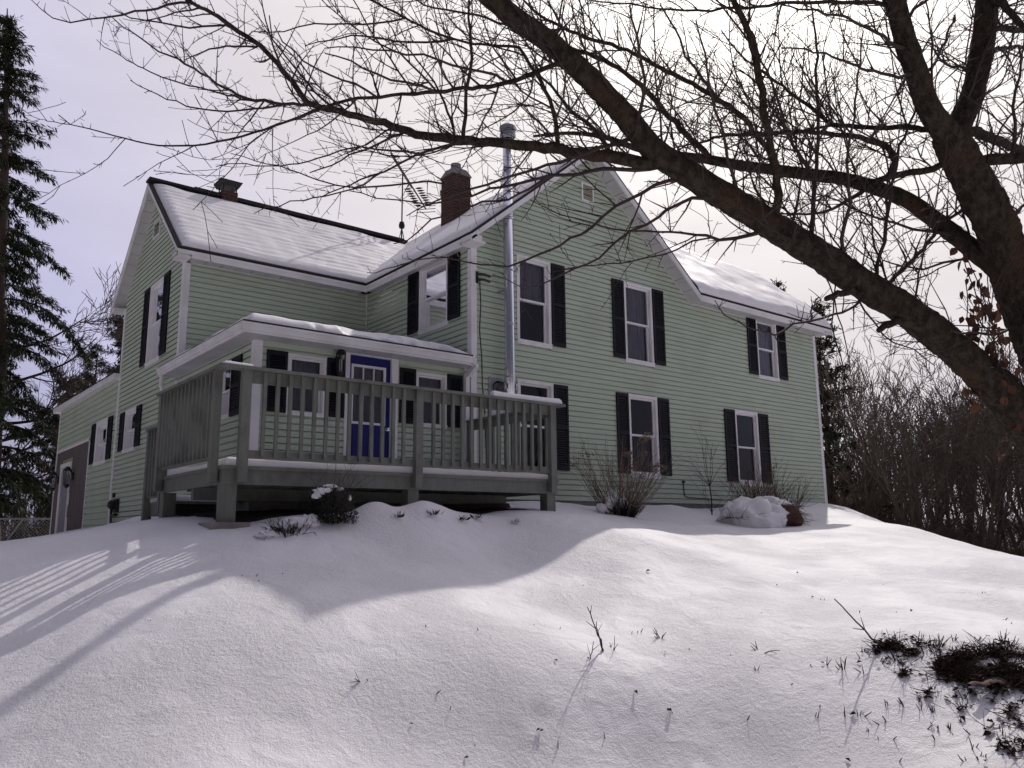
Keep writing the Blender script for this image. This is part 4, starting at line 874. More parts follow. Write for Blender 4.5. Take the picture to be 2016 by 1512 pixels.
 'B6':((-5.077,-8.744,1.737,0.0154),(-5.264,-8.626,1.661,0.0122),(-5.52,-8.453,1.535,0.0098),(-5.584,-8.411,1.519,0.009),(-5.666,-8.355,1.478,0.009),(-5.749,-8.299,1.444,0.0082),(-5.896,-8.197,1.37,0.0071),(-5.968,-8.149,1.348,0.0062),(-6.054,-8.092,1.314,0.0052),(-6.106,-8.054,1.282,0.0044),(-6.207,-7.98,1.203,0.0029)),
 'B7':((-5.324,-8.259,1.604,0.0096),(-5.373,-8.087,1.556,0.0081),(-5.429,-7.948,1.527,0.0074),(-5.549,-7.715,1.522,0.0067),(-5.636,-7.543,1.492,0.006),(-5.688,-7.444,1.478,0.0055),(-5.732,-7.329,1.417,0.0052),(-5.762,-7.253,1.374,0.0045),(-5.814,-7.16,1.361,0.0035)),
 'B8':((-5.781,-7.933,1.803,0.0112),(-5.804,-7.876,1.819,0.0105),(-5.862,-7.748,1.818,0.009),(-5.916,-7.638,1.816,0.0082),(-5.963,-7.553,1.832,0.008),(-6.019,-7.465,1.871,0.0075),(-6.079,-7.369,1.909,0.0067),(-6.138,-7.274,1.932,0.0061),(-6.183,-7.202,1.943,0.0055),(-6.279,-7.034,1.929,0.0052),(-6.423,-6.79,1.906,0.0049),(-6.542,-6.614,1.938,0.0043),(-6.71,-6.375,1.987,0.0036),(-6.771,-6.282,1.985,0.0027)),
 'B9':((-5.916,-7.638,1.816,0.0082),(-5.936,-7.463,1.81,0.0076),(-5.975,-7.284,1.805,0.0069),(-6.017,-7.134,1.804,0.0063),(-6.062,-6.977,1.795,0.0053),(-6.122,-6.786,1.782,0.0045),(-6.209,-6.553,1.781,0.0037)),
 'B10':((-6.039,-7.682,1.918,0.0097),(-6.042,-7.625,1.916,0.009),(-6.059,-7.526,1.916,0.0082),(-6.085,-7.419,1.919,0.0075),(-6.12,-7.291,1.92,0.0068),(-6.16,-7.158,1.92,0.006),(-6.206,-6.987,1.894,0.0053),(-6.28,-6.783,1.893,0.0041)),
 'B11':((-5.635,-7.833,1.533,0.0074),(-5.716,-7.784,1.584,0.0069),(-5.773,-7.746,1.61,0.0065),(-5.867,-7.676,1.62,0.0065),(-5.962,-7.601,1.61,0.0065),(-6.054,-7.527,1.601,0.0065),(-6.117,-7.477,1.595,0.0062),(-6.209,-7.404,1.585,0.0057),(-6.256,-7.364,1.569,0.0049),(-6.376,-7.262,1.531,0.0046),(-6.548,-7.119,1.487,0.0039),(-6.66,-7.024,1.449,0.0033),(-6.728,-6.964,1.42,0.0023)),
 'B12':((-5.987,-7.272,1.795,0.006),(-6.081,-7.09,1.724,0.0056),(-6.218,-6.917,1.789,0.0053),(-6.347,-6.764,1.873,0.0046),(-6.454,-6.641,1.949,0.0043),(-6.569,-6.507,2.005,0.0036),(-6.696,-6.363,2.077,0.0029)),
 'D2':((-7.027,-6.853,2.77,0.01),(-7.153,-6.83,2.813,0.0091),(-7.293,-6.771,2.774,0.0082),(-7.405,-6.719,2.708,0.0073),(-7.524,-6.664,2.658,0.0065),(-7.705,-6.582,2.594,0.0051),(-7.796,-6.541,2.564,0.0045),(-7.889,-6.507,2.574,0.0036),(-7.957,-6.493,2.609,0.0028),(-8.014,-6.486,2.654,0.0022)),
 'D3':((-6.623,-7.123,2.145,0.0083),(-6.71,-7.007,2.142,0.007),(-6.831,-6.86,2.147,0.0064),(-7.001,-6.668,2.182,0.0054),(-7.134,-6.53,2.253,0.0046),(-7.272,-6.393,2.345,0.0038),(-7.376,-6.294,2.432,0.0028)),
 'D4':((-6.715,-6.914,2.229,0.0076),(-6.756,-6.797,2.286,0.0068),(-6.895,-6.489,2.431,0.006),(-7.054,-6.181,2.592,0.0055),(-7.181,-5.952,2.73,0.0048),(-7.299,-5.749,2.884,0.0042),(-7.416,-5.557,3.044,0.0031),(-7.467,-5.473,3.127,0.0023)),
 'D5':((-6.894,-6.973,2.635,0.0083),(-6.988,-6.962,2.646,0.0074),(-7.11,-6.927,2.607,0.0069),(-7.259,-6.884,2.579,0.0058),(-7.406,-6.843,2.564,0.0048),(-7.512,-6.814,2.559,0.0038),(-7.603,-6.798,2.582,0.0028)),
 'D6':((-6.79,-7.033,2.536,0.0075),(-6.816,-6.917,2.585,0.0068),(-6.902,-6.641,2.685,0.0063),(-6.962,-6.451,2.719,0.0053),(-7.025,-6.255,2.738,0.0036)),
 'D7':((-6.382,-7.366,2.081,0.0082),(-6.509,-7.33,2.18,0.0073),(-6.622,-7.303,2.293,0.0065),(-6.703,-7.285,2.378,0.0056),(-6.772,-7.279,2.477,0.0048),(-6.819,-7.3,2.605,0.0038)),
 'D8':((-6.491,-8.105,1.798,0.0071),(-6.638,-8.144,1.804,0.0062),(-6.797,-8.162,1.782,0.0054),(-6.955,-8.194,1.794,0.0046),(-7.088,-8.243,1.83,0.0038),(-7.159,-8.285,1.863,0.0025)),
 'D9':((-6.343,-8.172,2.313,0.0058),(-6.505,-8.11,2.246,0.0055),(-6.661,-8.045,2.2,0.005),(-6.816,-7.985,2.183,0.0042),(-6.961,-7.918,2.112,0.0035),(-7.107,-7.857,2.078,0.0028)),
 'S1':((-3.64,-9.308,0.88,0.026),(-3.794,-9.334,0.862,0.0239),(-3.988,-9.355,0.805,0.0201),(-4.162,-9.375,0.738,0.0165)),
 'S2':((-3.353,-9.426,0.732,0.0263),(-3.495,-9.436,0.684,0.0242),(-3.616,-9.441,0.641,0.0206),(-3.708,-9.445,0.6,0.0172)),
 'V1':((-3.617,-9.321,0.857,0.0098),(-3.665,-9.323,0.814,0.0089),(-3.848,-9.298,0.723,0.0082),(-4.037,-9.268,0.66,0.0077),(-4.301,-9.226,0.596,0.0069),(-4.371,-9.217,0.547,0.0066),(-4.449,-9.205,0.516,0.0059),(-4.526,-9.196,0.513,0.0053),(-4.626,-9.188,0.523,0.0048),(-4.711,-9.18,0.526,0.0043),(-4.771,-9.181,0.543,0.004),(-4.879,-9.178,0.562,0.0035),(-4.95,-9.186,0.592,0.0031),(-4.998,-9.201,0.623,0.0023)),
 'V1b':((-4.096,-9.218,0.648,0.0062),(-4.407,-9.434,0.648,0.0046),(-4.526,-9.534,0.642,0.0036),(-4.572,-9.577,0.612,0.0027),(-4.64,-9.605,0.574,0.002)),
 'V2':((-3.789,-9.226,1.035,0.0065),(-3.795,-9.231,0.931,0.0052),(-3.832,-9.215,0.665,0.0048),(-3.811,-9.241,0.463,0.0041),(-3.801,-9.254,0.333,0.0035),(-3.782,-9.276,0.133,0.0025)),
 'V3':((-3.976,-9.203,1.103,0.0056),(-3.853,-9.226,0.921,0.0048),(-3.769,-9.223,0.736,0.0045),(-3.679,-9.215,0.518,0.0037),(-3.618,-9.186,0.298,0.0029)),
 'V4':((-3.641,-9.299,0.841,0.0065),(-3.608,-9.366,0.664,0.0056),(-3.545,-9.454,0.541,0.0048),(-3.479,-9.544,0.485,0.0039),(-3.415,-9.628,0.382,0.0031)),
 'R16':((-2.579,-9.802,0.733,0.0119),(-2.765,-9.785,0.656,0.01),(-3.013,-9.756,0.619,0.0081),(-3.207,-9.733,0.598,0.0067),(-3.365,-9.718,0.596,0.0047)),
 'R17':((-2.674,-9.7,1.223,0.0122),(-2.68,-9.644,1.227,0.0105),(-2.731,-9.464,1.236,0.0093),(-2.767,-9.337,1.211,0.008),(-2.818,-9.224,1.253,0.0066),(-2.874,-9.109,1.319,0.0048)),
 'R18':((-2.782,-9.642,1.344,0.0122),(-2.886,-9.556,1.375,0.0104),(-3.043,-9.427,1.415,0.0096),(-3.151,-9.344,1.46,0.0087),(-3.313,-9.219,1.534,0.0079),(-3.452,-9.119,1.625,0.0061),(-3.588,-9.014,1.681,0.0044)),
 'R19':((-3.379,-8.905,1.911,0.0147),(-3.581,-8.919,2.021,0.0126),(-3.757,-8.942,2.149,0.0106),(-3.91,-8.995,2.301,0.0087),(-4.12,-9.031,2.468,0.0068),(-4.276,-9.072,2.606,0.005)),
 'R20':((-4.039,-8.635,2.38,0.0126),(-4.351,-8.706,2.427,0.0103),(-4.566,-8.755,2.47,0.0084),(-4.757,-8.835,2.534,0.0065),(-4.973,-8.9,2.583,0.0047)),
 'R21':((-5.129,-8.794,1.782,0.0121),(-5.225,-8.966,1.851,0.0102),(-5.367,-9.08,1.934,0.0085),(-5.524,-9.174,2.007,0.0068),(-5.663,-9.27,2.074,0.0053)),
 'R22':((-4.388,-9.023,1.364,0.0126),(-4.623,-9.094,1.507,0.0107),(-4.793,-9.176,1.65,0.0089),(-4.996,-9.253,1.801,0.0072),(-5.153,-9.35,1.943,0.0055),(-5.312,-9.416,2.055,0.004)),
 'R23':((-3.738,-9.266,1.034,0.0146),(-3.872,-9.356,1.182,0.0127),(-3.982,-9.472,1.351,0.0108),(-4.14,-9.564,1.534,0.009),(-4.274,-9.694,1.728,0.0073),(-4.39,-9.803,1.888,0.0057),(-4.521,-9.918,2.055,0.0041)),
 'R24':((-3.581,-9.764,2.241,0.0129),(-3.808,-9.767,2.12,0.0109),(-4.141,-9.773,2.027,0.0089),(-4.519,-9.789,1.938,0.007),(-4.871,-9.811,1.85,0.0053),(-5.188,-9.829,1.73,0.0038)),
 'R25':((-3.743,-9.785,2.447,0.0127),(-3.714,-9.858,2.559,0.011),(-3.642,-9.957,2.64,0.0079),(-3.569,-10.054,2.721,0.0047)),
 'R26':((-3.555,-9.772,2.19,0.0129),(-3.318,-9.787,2.401,0.01),(-3.143,-9.795,2.614,0.0085),(-2.95,-9.805,2.88,0.0061)),
 'R27':((-2.939,-9.896,2.38,0.0136),(-3.143,-9.87,2.39,0.01),(-3.288,-9.833,2.354,0.0083),(-3.425,-9.835,2.407,0.0057)),
 'R28':((-2.983,-10.028,1.721,0.013),(-2.959,-10.079,1.858,0.0114),(-2.993,-10.098,2.05,0.0098),(-2.975,-10.157,2.242,0.0081),(-3.008,-10.175,2.435,0.0057)),
 'R29':((-2.807,-9.832,1.37,0.0152),(-2.534,-9.852,1.484,0.0122),(-2.283,-9.875,1.652,0.0108),(-1.995,-9.922,1.789,0.0092)),
 'D10':((-5.118,-8.18,2.752,0.0103),(-5.293,-8.17,2.667,0.0093),(-5.577,-8.148,2.597,0.0082),(-5.813,-8.14,2.573,0.0071),(-6.032,-8.125,2.522,0.0062),(-6.247,-8.123,2.498,0.0045)),
 'D11':((-5.844,-8.479,1.938,0.0088),(-6.032,-8.487,1.941,0.0078),(-6.228,-8.472,1.905,0.0069),(-6.419,-8.464,1.896,0.0061),(-6.595,-8.448,1.85,0.0053),(-6.794,-8.438,1.819,0.0039),(-6.952,-8.425,1.75,0.0028)),
 'D12':((-6.194,-8.27,1.853,0.0079),(-6.395,-8.271,1.848,0.007),(-6.575,-8.254,1.82,0.0062),(-6.73,-8.259,1.848,0.0047),(-6.871,-8.25,1.842,0.0034)),
 'D13':((-6.087,-8.263,2.237,0.0074),(-6.225,-8.205,2.182,0.0066),(-6.388,-8.138,2.167,0.0058),(-6.548,-8.074,2.168,0.005),(-6.7,-8.003,2.127,0.004),(-6.846,-7.931,2.059,0.0028)),
}
# ------------------------------------------------------------------ branching
def rdir(t, ang, rnd):
    o = t.orthogonal().normalized(); o.rotate(Matrix.Rotation(rnd.uniform(0, 2*math.pi), 3, t))
    return (t*math.cos(ang)+o*math.sin(ang)).normalized()
def walk(p, d, L, n, rnd, bend=.25, upk=0.):
    pts = [p.copy()]; 
    for i in range(n):
        d = (d+Vector((rnd.gauss(0,bend),rnd.gauss(0,bend),rnd.gauss(0,bend)))*.6+Vector((0,0,upk))).normalized()
        p = p+d*(L/n); pts.append(p.copy())
    return pts
def resample(pts, rad, st):
    P = []; Q = []
    for i in range(len(pts)-1):
        a, b = pts[i], pts[i+1]; k = max(1, int((b-a).length/st))
        # catmull
        p0 = pts[max(i-1,0)]; p3 = pts[min(i+2,len(pts)-1)]
        for j in range(k):
            t = j/k; t2 = t*t; t3 = t2*t
            P.append(.5*((2*a)+(b-p0)*t+(2*p0-5*a+4*b-p3)*t2+(3*a-p0-3*b+p3)*t3)); Q.append(rad[i]*(1-t)+rad[i+1]*t)
    P.append(pts[-1]); Q.append(rad[-1]); return P, Q

tree = thing('fruit_tree', 'big bare spreading tree with leaning trunk and thorny twigs arching over the yard', 'tree', (-1.7,-9.5,-2.1))
rnd = random.Random(21)
crown = MB(); twn = [0]
def spurs(mb, pts, r0, rnd, gap=.05, lmax=.06):
    for a, b in zip(pts, pts[1:]):
        l = (b-a).length; k = l/gap
        k = int(k)+(rnd.random() < k-int(k))
        for _ in range(k):
            if rnd.random() < .35: continue
            p = a.lerp(b, rnd.random()); d = rdir((b-a).normalized(), R(rnd.uniform(40,85)), rnd)
            if d.z < -.2 and rnd.random() < .6: d.z = -d.z
            L = rnd.uniform(.015, lmax); r = min(r0*.8, .0028)
            mb.tube([p, p+d*L], [r, r*.55], 3, cap=False)
def twig(mb, p, d, L, r, rnd, lev):
    n = max(2, int(L/.07)); pts = walk(p, d, L, n, rnd, .17, .03)
    rad = [max(.0019, r*(1-.7*i/n)) for i in range(n+1)]
    mb.tube(pts, rad, 3, cap=False); twn[0] += 1
    spurs(mb, pts, r, rnd, .075, .045)
    if lev > 0:
        s = rnd.uniform(.03,.1)
        for a, b, ra in zip(pts, pts[1:], rad):
            s -= (b-a).length
            if s < 0:
                s = rnd.uniform(.06,.15)
                t = (b-a).normalized(); dd = rdir(t, R(rnd.uniform(30,62)), rnd)
                dd = (dd+Vector((0,0,.15))).normalized()
                ll = L*rnd.uniform(.22,.6)
                if ll > .05: twig(mb, a, dd, ll, ra*.75, rnd, lev-1)
MAIN = {'trunk':14,'M1':14,'M2a':12,'M2b':12,'M3':10,'R11':10}
LIMB = ('L1','L2','R1','R2','R3','R7','R7h','R8','R12','R13','R14','L5','S1','S2')
LEN = {}
for nme, row in BR.items():
    pts = [Vector(a[:3]) for a in row]; rad = [max(a[3], .0016) for a in row]
    if nme in MAIN:
        P, Q = resample(pts, rad, .022)
        mb = MB(); mb.tube(P, [q*.92 for q in Q], MAIN[nme]+10, rough=.10, seed=len(nme))
        mb.build('trunk' if nme == 'trunk' else 'limb', M['bark'], tree, smooth=True)
    elif nme in LIMB:
        P, Q = resample(pts, rad, .05)
        for i in range(1, len(P)-1): P[i] = P[i]+Vector((rnd.gauss(0,1),rnd.gauss(0,1),rnd.gauss(0,1)))*min(.004, Q[i]*.25)
        mb = MB(); mb.tube(P, Q, 8, rough=.12, seed=len(P)); mb.build('limb', M['bark'], tree, smooth=True)
    else:
        P, Q = resample(pts, rad, .07)
        for i in range(1, len(P)-1): P[i] = P[i]+Vector((rnd.gauss(0,1),rnd.gauss(0,1),rnd.gauss(0,1)))*.005
        crown.tube(P, Q, 5, cap=False)
    # side shoots
    if nme in ('trunk','S1','S2','V2','V3'): continue
    n = len(P); big = nme in MAIN
    tot = sum((b-a).length for a, b in zip(P, P[1:]))
    s = rnd.uniform(.05,.2); run = 0
    for i in range(n-1):
        l = (P[i+1]-P[i]).length; s -= l; run += l
        f = run/max(tot,.01)
        if s < 0:
            if not big and f > .5 and nme[0] in 'DBL' and rnd.random() < .4: s = .06; continue
            s = rnd.uniform(.10,.23) if big else rnd.uniform(.045,.115)
            t = (P[i+1]-P[i]).normalized(); d = rdir(t, R(rnd.uniform(35,75)), rnd)
            if big: d = (d+Vector((0,0,.75))).normalized()
            elif nme[0] in 'BV': d = (d+Vector((0,0,.12))).normalized()
            else: d = (d+Vector((0,0,.3))).normalized()
            L = rnd.uniform(.35,1.5) if big else (rnd.uniform(.25,1.15)*(1-.4*f) if nme in LIMB else rnd.uniform(.14,.8)*(1-.5*f))
            if nme[0] == 'V' : L *= .35
            elif nme[0] in 'DB': L *= .72
            twig(crown, P[i], d, L, min(max(Q[i]*.65,.0030), .0075) if not big else .0085, rnd, 2 if L > .75 else 1)
    if not big: spurs(crown, P, .003, rnd, .05, .07)
crown.build('crown', M['twig'], tree)
# brown leaves hanging on a vine at the trunk
def px(d, az, el): return CAM+Vector((math.sin(R(az))*math.cos(R(el)), math.cos(R(az))*math.cos(R(el)), math.sin(R(el))))*d
vine = thing('dead_vine', 'cluster of curled brown leaves on a vine hanging off the tree trunk', 'vine', (-2.6,-9.8,.3))
vs_ = MB(); lv = MB(); vr = random.Random(4)
TR = [Vector(a[:3]) for a in BR['trunk']]
for k in range(7):
    base = TR[7].lerp(TR[5], vr.random())+Vector((-.22,.16,0))+Vector((vr.uniform(-.1,.05),vr.uniform(-.1,.12),0))
    pts = walk(base, Vector((vr.uniform(-.5,.1),vr.uniform(-.3,.3),-1)).normalized(), vr.uniform(.4,.95), 9, vr, .18, -.1)
    vs_.tube(pts, .0035, 4, cap=False)
    for a in pts[1:]:
        for _ in range(vr.choice((1,2,2,3))):
            p = a+Vector((vr.gauss(0,.035),vr.gauss(0,.04),vr.gauss(0,.03))); u = Vector((vr.gauss(0,.5),vr.gauss(0,.5),-1)).normalized()
            w_ = u.cross(Vector((vr.gauss(0,1),vr.gauss(0,1),.2))).normalized(); nn = u.cross(w_)
            L_ = vr.uniform(.045,.085); W = L_*vr.uniform(.28,.42); c = vr.uniform(.2,.5)*W
            pr = [p, p+u*L_*.3+w_*W+nn*c, p+u*L_*.65+w_*W*.8+nn*c, p+u*L_, p+u*L_*.65-w_*W*.8+nn*c, p+u*L_*.3-w_*W+nn*c]
            lv.quad(pr[0],pr[1],pr[2],pr[3]); lv.quad(pr[0],pr[3],pr[4],pr[5])
vs_.build('stem', M['twig'], vine); lv.build('leaves', M['deadleaf'], vine)

# ------------------------------------------------------------------ conifers
def conifer(name, label, x, y, h, rad, seed, lo=.12, tr=.3, dens=1., droop=.35, m='needle', cone=1., group=None, bare=0, spray=(.14,.30), step=.34, lean=(0,0), nq=5, wid=(.05,.11)):
    rn = random.Random(seed); z0 = H(x,y)-.3
    t = thing(name, label, 'tree', (x,y,z0), group)
    tk = MB(); P, Q = resample([Vector((x+lean[0]*i/8+rn.gauss(0,.05), y+lean[1]*i/8+rn.gauss(0,.05), z0+h*i/8)) for i in range(9)], [tr*(1-i/8.4) for i in range(9)], .5)
    tk.tube(P, Q, 10, rough=.08, seed=seed); lim = tk; fo = MB()
    def needles(p, d, L):
        k = int(L/.10*dens)+1
        for i in range(k):
            q = p+d*(L*i/k)
            for _ in range(nq):
                s = rn.uniform(*spray); dd = (rdir(d, R(rn.uniform(12,75)), rn)+Vector((0,0,-.45*droop/.4))).normalized(); q = q+Vector((rn.gauss(0,.04),rn.gauss(0,.04),rn.gauss(0,.03)))
                sd = dd.cross(Vector((rn.gauss(0,.6),rn.gauss(0,.6),1))).normalized()*s*rn.uniform(*wid)
                m_ = q+dd*s*.5
                fo.quad(q, m_+sd, q+dd*s, m_-sd)
    z = h*lo
    while z < h*.985:
        f = z/h; low = bare and f < .40; R_ = (.8 if low else 1)*rad*((1-f)**cone)*(.55+.75*rn.random())*(1 if f > lo+.05 else .85)+.15
        for _ in range(rn.choice((1,2,2,3))):
            a = rn.uniform(0,2*math.pi); d = Vector((math.cos(a),math.sin(a),rn.uniform(-.05,.3)))
            p = Vector((x+lean[0]*f,y+lean[1]*f,z0+z)); L = R_*rn.uniform(.6,1.15); n = max(3, int(L/.35)); pts = [p]
            dd = d.normalized()
            for i in range(n):
                dd = (dd+Vector((rn.gauss(0,.07),rn.gauss(0,.07),-droop*.35))).normalized() if i < n-1 else (dd+Vector((0,0,.1))).normalized()
                pts.append(pts[-1]+dd*(L/n))
            lim.tube(pts, [max(.012,tr*.16*(1-i/(n+.5))*(1-f*.6)) for i in range(n+1)], 4, cap=False)
            for i in range(n):
                if i == 0 and n > 3: continue
                seg = (pts[i+1]-pts[i]); td = seg.normalized()
                needles(pts[i], td, seg.length)
                for s_ in (-1,1):
                    if rn.random() < .85:
                        sd = (td+td.cross(Vector((0,0,1)))*s_*rn.uniform(.5,1.1)+Vector((0,0,-droop*.6))).normalized()
                        l2 = L*rn.uniform(.15,.38)*(1-.5*i/n)
                        needles(pts[i], sd, l2)
        z += step*rn.uniform(.6,1.3)*(.5+.7*(1-f))
    if bare: bare_branches(t, tk, x, y, z0, rn)
    lim.build('trunk', M['etrunk'], t, smooth=True); fo.build('crown', M[m], t)
    return t
def grow(mb, p, d, L, r, lev, rn, spread=(22,48), up=.05, n3=3, minr=.004, kids=(3,6), gap=None):
    n = max(3, int(L/.22)) if lev else 3
    n = min(n, 9); pts = walk(p, d, L, n, rn, .16, up)
    mb.tube(pts, [max(minr, r*(1-.7*i/n)) for i in range(n+1)], 5 if r > .03 else n3, cap=False)
    if lev <= 0: return
    for _ in range(rn.randint(*kids)):
        i = rn.randint(max(1,int(n*.25)), n); t = (pts[i]-pts[i-1]).normalized()
        grow(mb, pts[i], rdir(t, R(rn.uniform(*spread)), rn), L*rn.uniform(.38,.68), r*(1-.7*i/n)*.62, lev-1, rn, spread, up, n3, minr, kids)
def bare_branches(t, tk, x, y, z0, rn):
    b = MB()
    for zz, a, L in ((6.6,0,4.2),(5.2,.12,4.4),(3.9,-.1,3.8),(7.8,.05,3.4),(2.9,.2,3.2),(4.6,.3,3.2)):
        grow(b, Vector((x,y,z0+zz)), Vector((math.cos(a),math.sin(a)*.6-.2,.30)).normalized(), L*.80, .06, 3, rn, (20,50), .06, 3, .009, (4,7))
    b.build('dead_branches', M['etrunk'], t)
def at(d, az): return CAM.x+d*math.sin(R(az)), CAM.y+d*math.cos(R(az))
x, y = at(33, 6.3); conifer('hemlock_tree', 'tall ragged dark hemlock at the left edge with dead lower branches', x, y, 20.6, 4.1, 3, lo=.09, tr=.40, droop=.5, cone=.68, bare=1, dens=1.35, step=.27, lean=(-1.2,0), nq=6)
hem = bpy.data.objects['hemlock_tree']
for d_, a_, s_ in ((42,-2,1.0),(40,-6.5,.95),(44,-11,1.05)):
    x, y = at(d_, a_); dup(hem, (x,y,H(x,y)-.3), a_, s_, 'tall hemlock beyond the left edge whose dark shape shows in the gable window panes', 'hemlocks left of the yard')
x, y = at(36, 9.9); conifer('spruce_tree', 'low dense dark evergreen behind the brown annex corner', x, y, 7.6, 3.3, 5, lo=.02, tr=.2, cone=.5, dens=1.3, step=.24, nq=6)
x, y = at(52, 11.0); conifer('pine_tree', 'distant pine top showing over the middle of the annex roof', x, y, 12.6, 2.2, 7, lo=.3, tr=.2, cone=.5, droop=.1, spray=(.2,.4))
x, y = at(48, 12.35); conifer('pine_tree', 'distant pine top beside the upstairs gable wall above the annex roof', x, y, 13.6, 2.4, 8, lo=.3, tr=.2, cone=.5, droop=.05, spray=(.2,.4))
x, y = at(41, 3.5); conifer('spruce_tree', 'shaded evergreen at the far left edge behind the wire fence', x, y, 9, 3.0, 9, lo=.02, tr=.2, cone=.7)
x, y = at(33, 57.4); conifer('cedar_tree', 'narrow cedar whose tip shows above the right hand roof end', x, y, 10.9, 1.9, 12, lo=.03, tr=.16, cone=.7, m='cedar', droop=0, spray=(.10,.2), step=.26, wid=(.12,.25))
x, y = at(30, 59.9); conifer('cedar_tree', 'bushy cedar just beyond the right corner of the house', x, y, 8.8, 1.9, 13, lo=.03, tr=.16, cone=.5, m='cedar', droop=0, spray=(.10,.2), step=.22, wid=(.12,.25))
# ------------------------------------------------------------------ bare trees and thicket on the right
protos = []
for k in range(5):
    rn = random.Random(40+k); b = MB(); tb = MB(); o = Vector((0,0,0))
    for st in range(rn.choice((1,2,3))):
        a = rn.uniform(0,6.28); d = Vector((math.cos(a)*.22,math.sin(a)*.22,1)).normalized(); h = rn.uniform(3.6,5.2)
        pts = walk(o+Vector((math.cos(a)*.12,math.sin(a)*.12,-.3)), d, h, 7, rn, .08, .05); rr = rn.uniform(.05,.10)
        tb.tube(pts, [rr*(1-.6*i/7) for i in range(8)], 6, cap=False)
        for i in range(2, 8):
            for _ in range(2): grow(b, pts[i], rdir((pts[i]-pts[i-1]).normalized(), R(rn.uniform(20,50)), rn), rn.uniform(1.4,2.9), rr*(1-.6*i/7)*.5, 3, rn, (18,42), .08, 3, .009, (2,4))
    protos.append((tb, b))
spots = [(29,62.2,.95),(33,63.6,1.05),(27,64.6,.85),(36,65.2,1.15),(30,66.2,.95),(39,66.9,1.2),(28,67.8,.85),(34,68.6,1.05),(31,69.8,.9),(40,70.4,1.2),(30,71.6,.95),(36,61.4,1.1),(43,63.4,1.25),(44,68.2,1.3),(33,75,1.),(46,71.9,1.3)]
proto_obj = {}
for i, (d, az, s_) in enumerate(spots):
    x, y = at(d, az); k = i % 5; z = H(x,y)
    if k not in proto_obj:
        t = thing('bare_tree', 'leafless young tree in the brown thicket to the right of the house', 'tree', (0,0,0), 'bare trees beyond the yard')
        tb, b = protos[k]; tb.build('trunk', M['greytwig'], t); b.build('crown', M['greytwig'], t)
        proto_obj[k] = t; t.location = (x,y,z); t.scale = (s_,)*3; t.rotation_euler = (0,0,i)
    else: dup(proto_obj[k], (x,y,z), i*1.7, s_)
rn = random.Random(77); b = MB()
for i in range(13000):
    d = 22+rn.random()**1.2*30; az = rn.uniform(58.5,84); x, y = at(d, az)
    if x < 14.2 and y > -2: continue
    if d < 24+2.2*abs(noise.noise(Vector((az*.4,0,0))))*4 and az > 63: continue
    z = H(x,y) if i % 3 == 0 else float(Hn(np.array([x]),np.array([y]))[0])
    h = rn.uniform(.7,1.8)*(1+.5*noise.noise(Vector((x*.3,y*.3,0)))); n = 4
    dd = Vector((rn.gauss(0,.5),rn.gauss(0,.5),1)).normalized()
    pts = walk(Vector((x,y,z-.05)), dd, h, n, rn, .28, -.05)
    r = rn.uniform(.006,.016); b.tube(pts, [r*(1-.6*j/n) for j in range(n+1)], 3, cap=False)
    for j in (1,2,3):
        for _ in range(2):
            q = walk(pts[j], rdir((pts[j]-pts[j-1]).normalized(), R(rn.uniform(25,75)), rn), h*rn.uniform(.2,.5), 3, rn, .3, -.02)
            b.tube(q, [r*.5,r*.45,r*.4,r*.3], 3, cap=False)
tag(b.build('thicket', M['brownthicket']), 'dense brown bramble and brush along the edge of the yard', 'brush', kind='stuff')
b = MB()
for i in range(2600):
    d = rn.uniform(34,46); az = rn.uniform(-14,10.3); x, y = at(d, az); z = float(Hn(np.array([x]),np.array([y]))[0]); h = rn.uniform(.7,2.3); n = 4
    pts = walk(Vector((x,y,z-.05)), Vector((rn.gauss(0,.5),rn.gauss(0,.5),1)).normalized(), h, n, rn, .28, -.05); r = rn.uniform(.012,.025); b.tube(pts, [r*(1-.6*j/n) for j in range(n+1)], 3, cap=False)
    for j in (1,2,3):
        q = walk(pts[j], rdir((pts[j]-pts[j-1]).normalized(), R(rn.uniform(25,75)), rn), h*rn.uniform(.2,.5), 3, rn, .3, -.02); b.tube(q, [r*.6,r*.5,r*.4,r*.3], 3, cap=False)
tag(b.build('thicket', M['brownthicket']), 'dark brush behind the wire fence at the far left', 'brush', kind='stuff')
# distant wood on the rising ground behind
def wood(name, label, n, azr, dr, hr, seed, m):
    rn = random.Random(seed); b = MB()
    for i in range(n):
        d = rn.uniform(*dr); az = rn.uniform(*azr); x, y = at(d, az); z = float(Hn(np.array([x]),np.array([y]))[0]); h = rn.uniform(*hr)
        pts = walk(Vector((x,y,z-.2)), Vector((rn.gauss(0,.06),rn.gauss(0,.06),1)), h, 4, rn, .06, .03); r = rn.uniform(.05,.11)
        b.tube(pts, [r*(1-.75*j/4) for j in range(5)], 3, cap=False)
        for j in range(12):
            k = rn.randint(1,4); a = pts[k].lerp(pts[k-1], rn.random()); d2 = rdir(Vector((0,0,1)), R(rn.uniform(20,55)), rn)
            L_ = h*rn.uniform(.12,.32); q = walk(a, d2, L_, 3, rn, .15, .08); b.tube(q, [r*.35,r*.3,r*.22,r*.12], 3, cap=False)
    return tag(b.build(name, M[m]), label, 'wood', kind='stuff')
wood('far_wood', 'leafless brown wood on the rising ground beyond the thicket', 1100, (56,86), (55,110), (4,7), 5, 'brownthicket')
wood('far_wood', 'leafless wood across the way behind the viewpoint', 520, (112,330), (26,60), (7,12), 9, 'brownthicket')
wood('far_wood', 'thin brown tree line far off beyond the wire fence', 420, (-12,16), (70,120), (3,6.5), 6, 'brownthicket')
